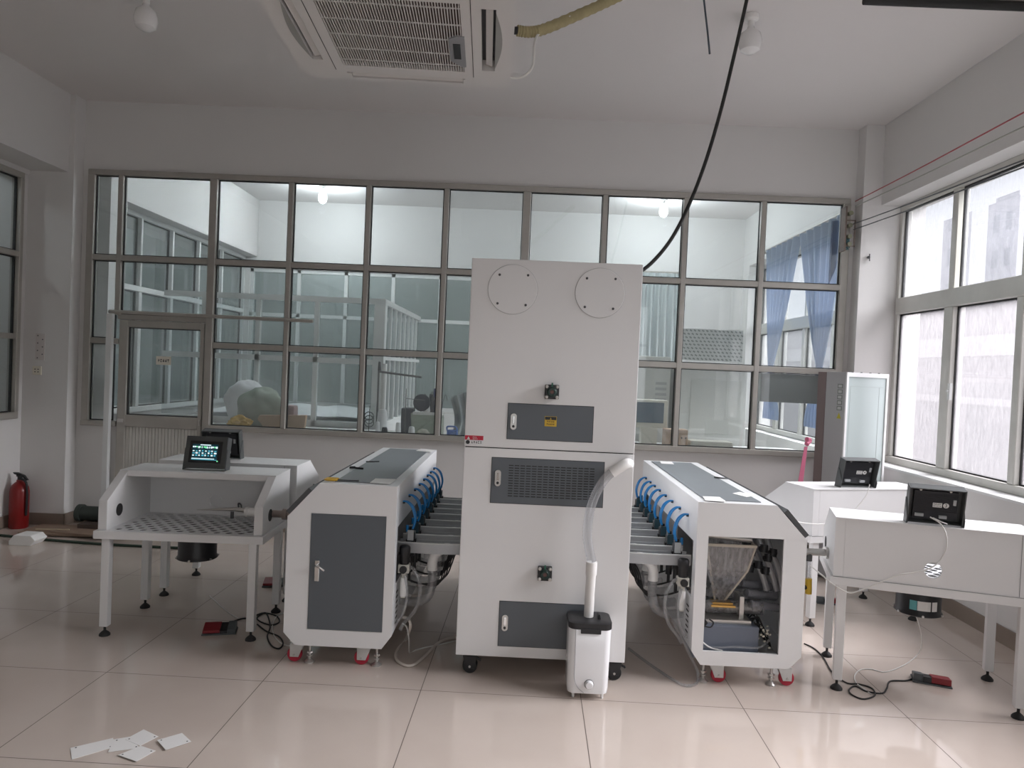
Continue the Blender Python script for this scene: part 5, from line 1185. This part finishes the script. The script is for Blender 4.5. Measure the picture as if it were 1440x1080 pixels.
tag(MB().cyl((3.02, 7.0, 3.268), (3.02, 9.5, 3.268), .014, n=12).box(3.01, XR, 7.0, 7.02, 3.25, 3.275).box(3.01, XR, 9.46, 9.48, 3.25, 3.275).build('curtain_rod', ALU), 'curtain rod above the gathered curtains of the workshop window', 'curtain rod')
tag(MB().cyl((1.15, 10.56, 3.118), (2.25, 10.56, 3.118), .014, n=12).box(1.18, 1.2, 10.55, YE, 3.10, 3.12).box(2.2, 2.22, 10.55, YE, 3.10, 3.12).build('curtain_rod', ALU), 'curtain rod on the far workshop wall', 'curtain rod')
m_ = MB().sheet(lambda u, v: (2.86+.10*u, 6.95+.02*math.sin(u*9), 3.16-.65*v*(1-.6*u*v)), 10, 8, .004)
tag(m_.build('blue_cloth', mat('strong_blue_cloth', (.03, .09, .24), .8), smooth=True), 'strong blue cloth strip hanging behind the glass next to the wire bracket', 'cloth')
m_ = MB().sheet(lambda u, v: (1.2+1.0*u, 10.55+.03*math.sin(u*60), 3.1-1.3*v), 90, 4, .004)
tag(m_.build('curtain', mat('pale_grey_curtain', (.42, .46, .46), .85), smooth=True), 'pale grey curtain on the far workshop wall behind the lattice machine', 'curtain')

# ================================================================== OUTSIDE
def bstripe(name, base, band, sy, sz, wfrac=.5):
    m = bpy.data.materials.new(name); m.use_nodes = True; nt = m.node_tree; b = nt.nodes['Principled BSDF']; L = nt.links.new; b.inputs['Roughness'].default_value = .8
    tc = nt.nodes.new('ShaderNodeTexCoord'); sp = nt.nodes.new('ShaderNodeSeparateXYZ'); L(tc.outputs['Object'], sp.inputs[0])
    outs = []
    for ax, s in ((1, sy), (2, sz)):
        d = nt.nodes.new('ShaderNodeMath'); d.operation = 'MULTIPLY'; d.inputs[1].default_value = 1/s; L(sp.outputs[ax], d.inputs[0])
        f = nt.nodes.new('ShaderNodeMath'); f.operation = 'FRACT'; L(d.outputs[0], f.inputs[0])
        g = nt.nodes.new('ShaderNodeMath'); g.operation = 'LESS_THAN'; g.inputs[1].default_value = wfrac; L(f.outputs[0], g.inputs[0]); outs.append(g)
    mu = nt.nodes.new('ShaderNodeMath'); mu.operation = 'MULTIPLY'; L(outs[0].outputs[0], mu.inputs[0]); L(outs[1].outputs[0], mu.inputs[1])
    c = nt.nodes.new('ShaderNodeMix'); c.data_type = 'RGBA'; c.inputs[6].default_value = (*base, 1); c.inputs[7].default_value = (*band, 1); L(mu.outputs[0], c.inputs[0]); L(c.outputs[2], b.inputs['Base Color'])
    return m
TB = bstripe('tower_facade', (.50, .50, .53), (.38, .39, .42), 1.6, 3.0)
tag(MB().box(39.8, 41.6, 60, 64, -20, 17.6).box(40.1, 41.4, 60.5, 63.5, 17.6, 18.1).build('tower_block', TB), 'tallest grey tower block, seen in the upper right window pane', 'building')
tag(MB().box(41.6, 50, 60.2, 66, -20, 15.8).build('tower_block', TB), 'lower grey block attached to the right of the tallest tower block outside', 'building')
tag(MB().box(36, 37.1, 60, 64, -20, 16.1).build('tower_block', TB), 'narrow grey block seen through the upper window pane nearest the corner', 'building')
nb = thing('neighbour_building', 'pale neighbouring building with horizontal bands close outside the lower window panes', 'building', (8.5, 11, -3))
MB().box(8.0, 14, 1, 80, -4, 3.1).build('facade', mat('pale_render', (.30, .285, .295), .85, var=.05, vscale=1), nb)
MB().box(7.9, 8.0, 1, 80, 2.2, 2.55).box(7.92, 8.0, 1, 80, 1.35, 1.47).box(7.85, 8.0, 1, 80, 3.1, 3.25).build('ledge', mat('pale_ledge', (.52, .50, .50), .8), nb)
struct('ground_outside', MB().box(3.6, 120, -30, 140, -4.2, -4), mat('outside_ground', (.12, .12, .12), .9))
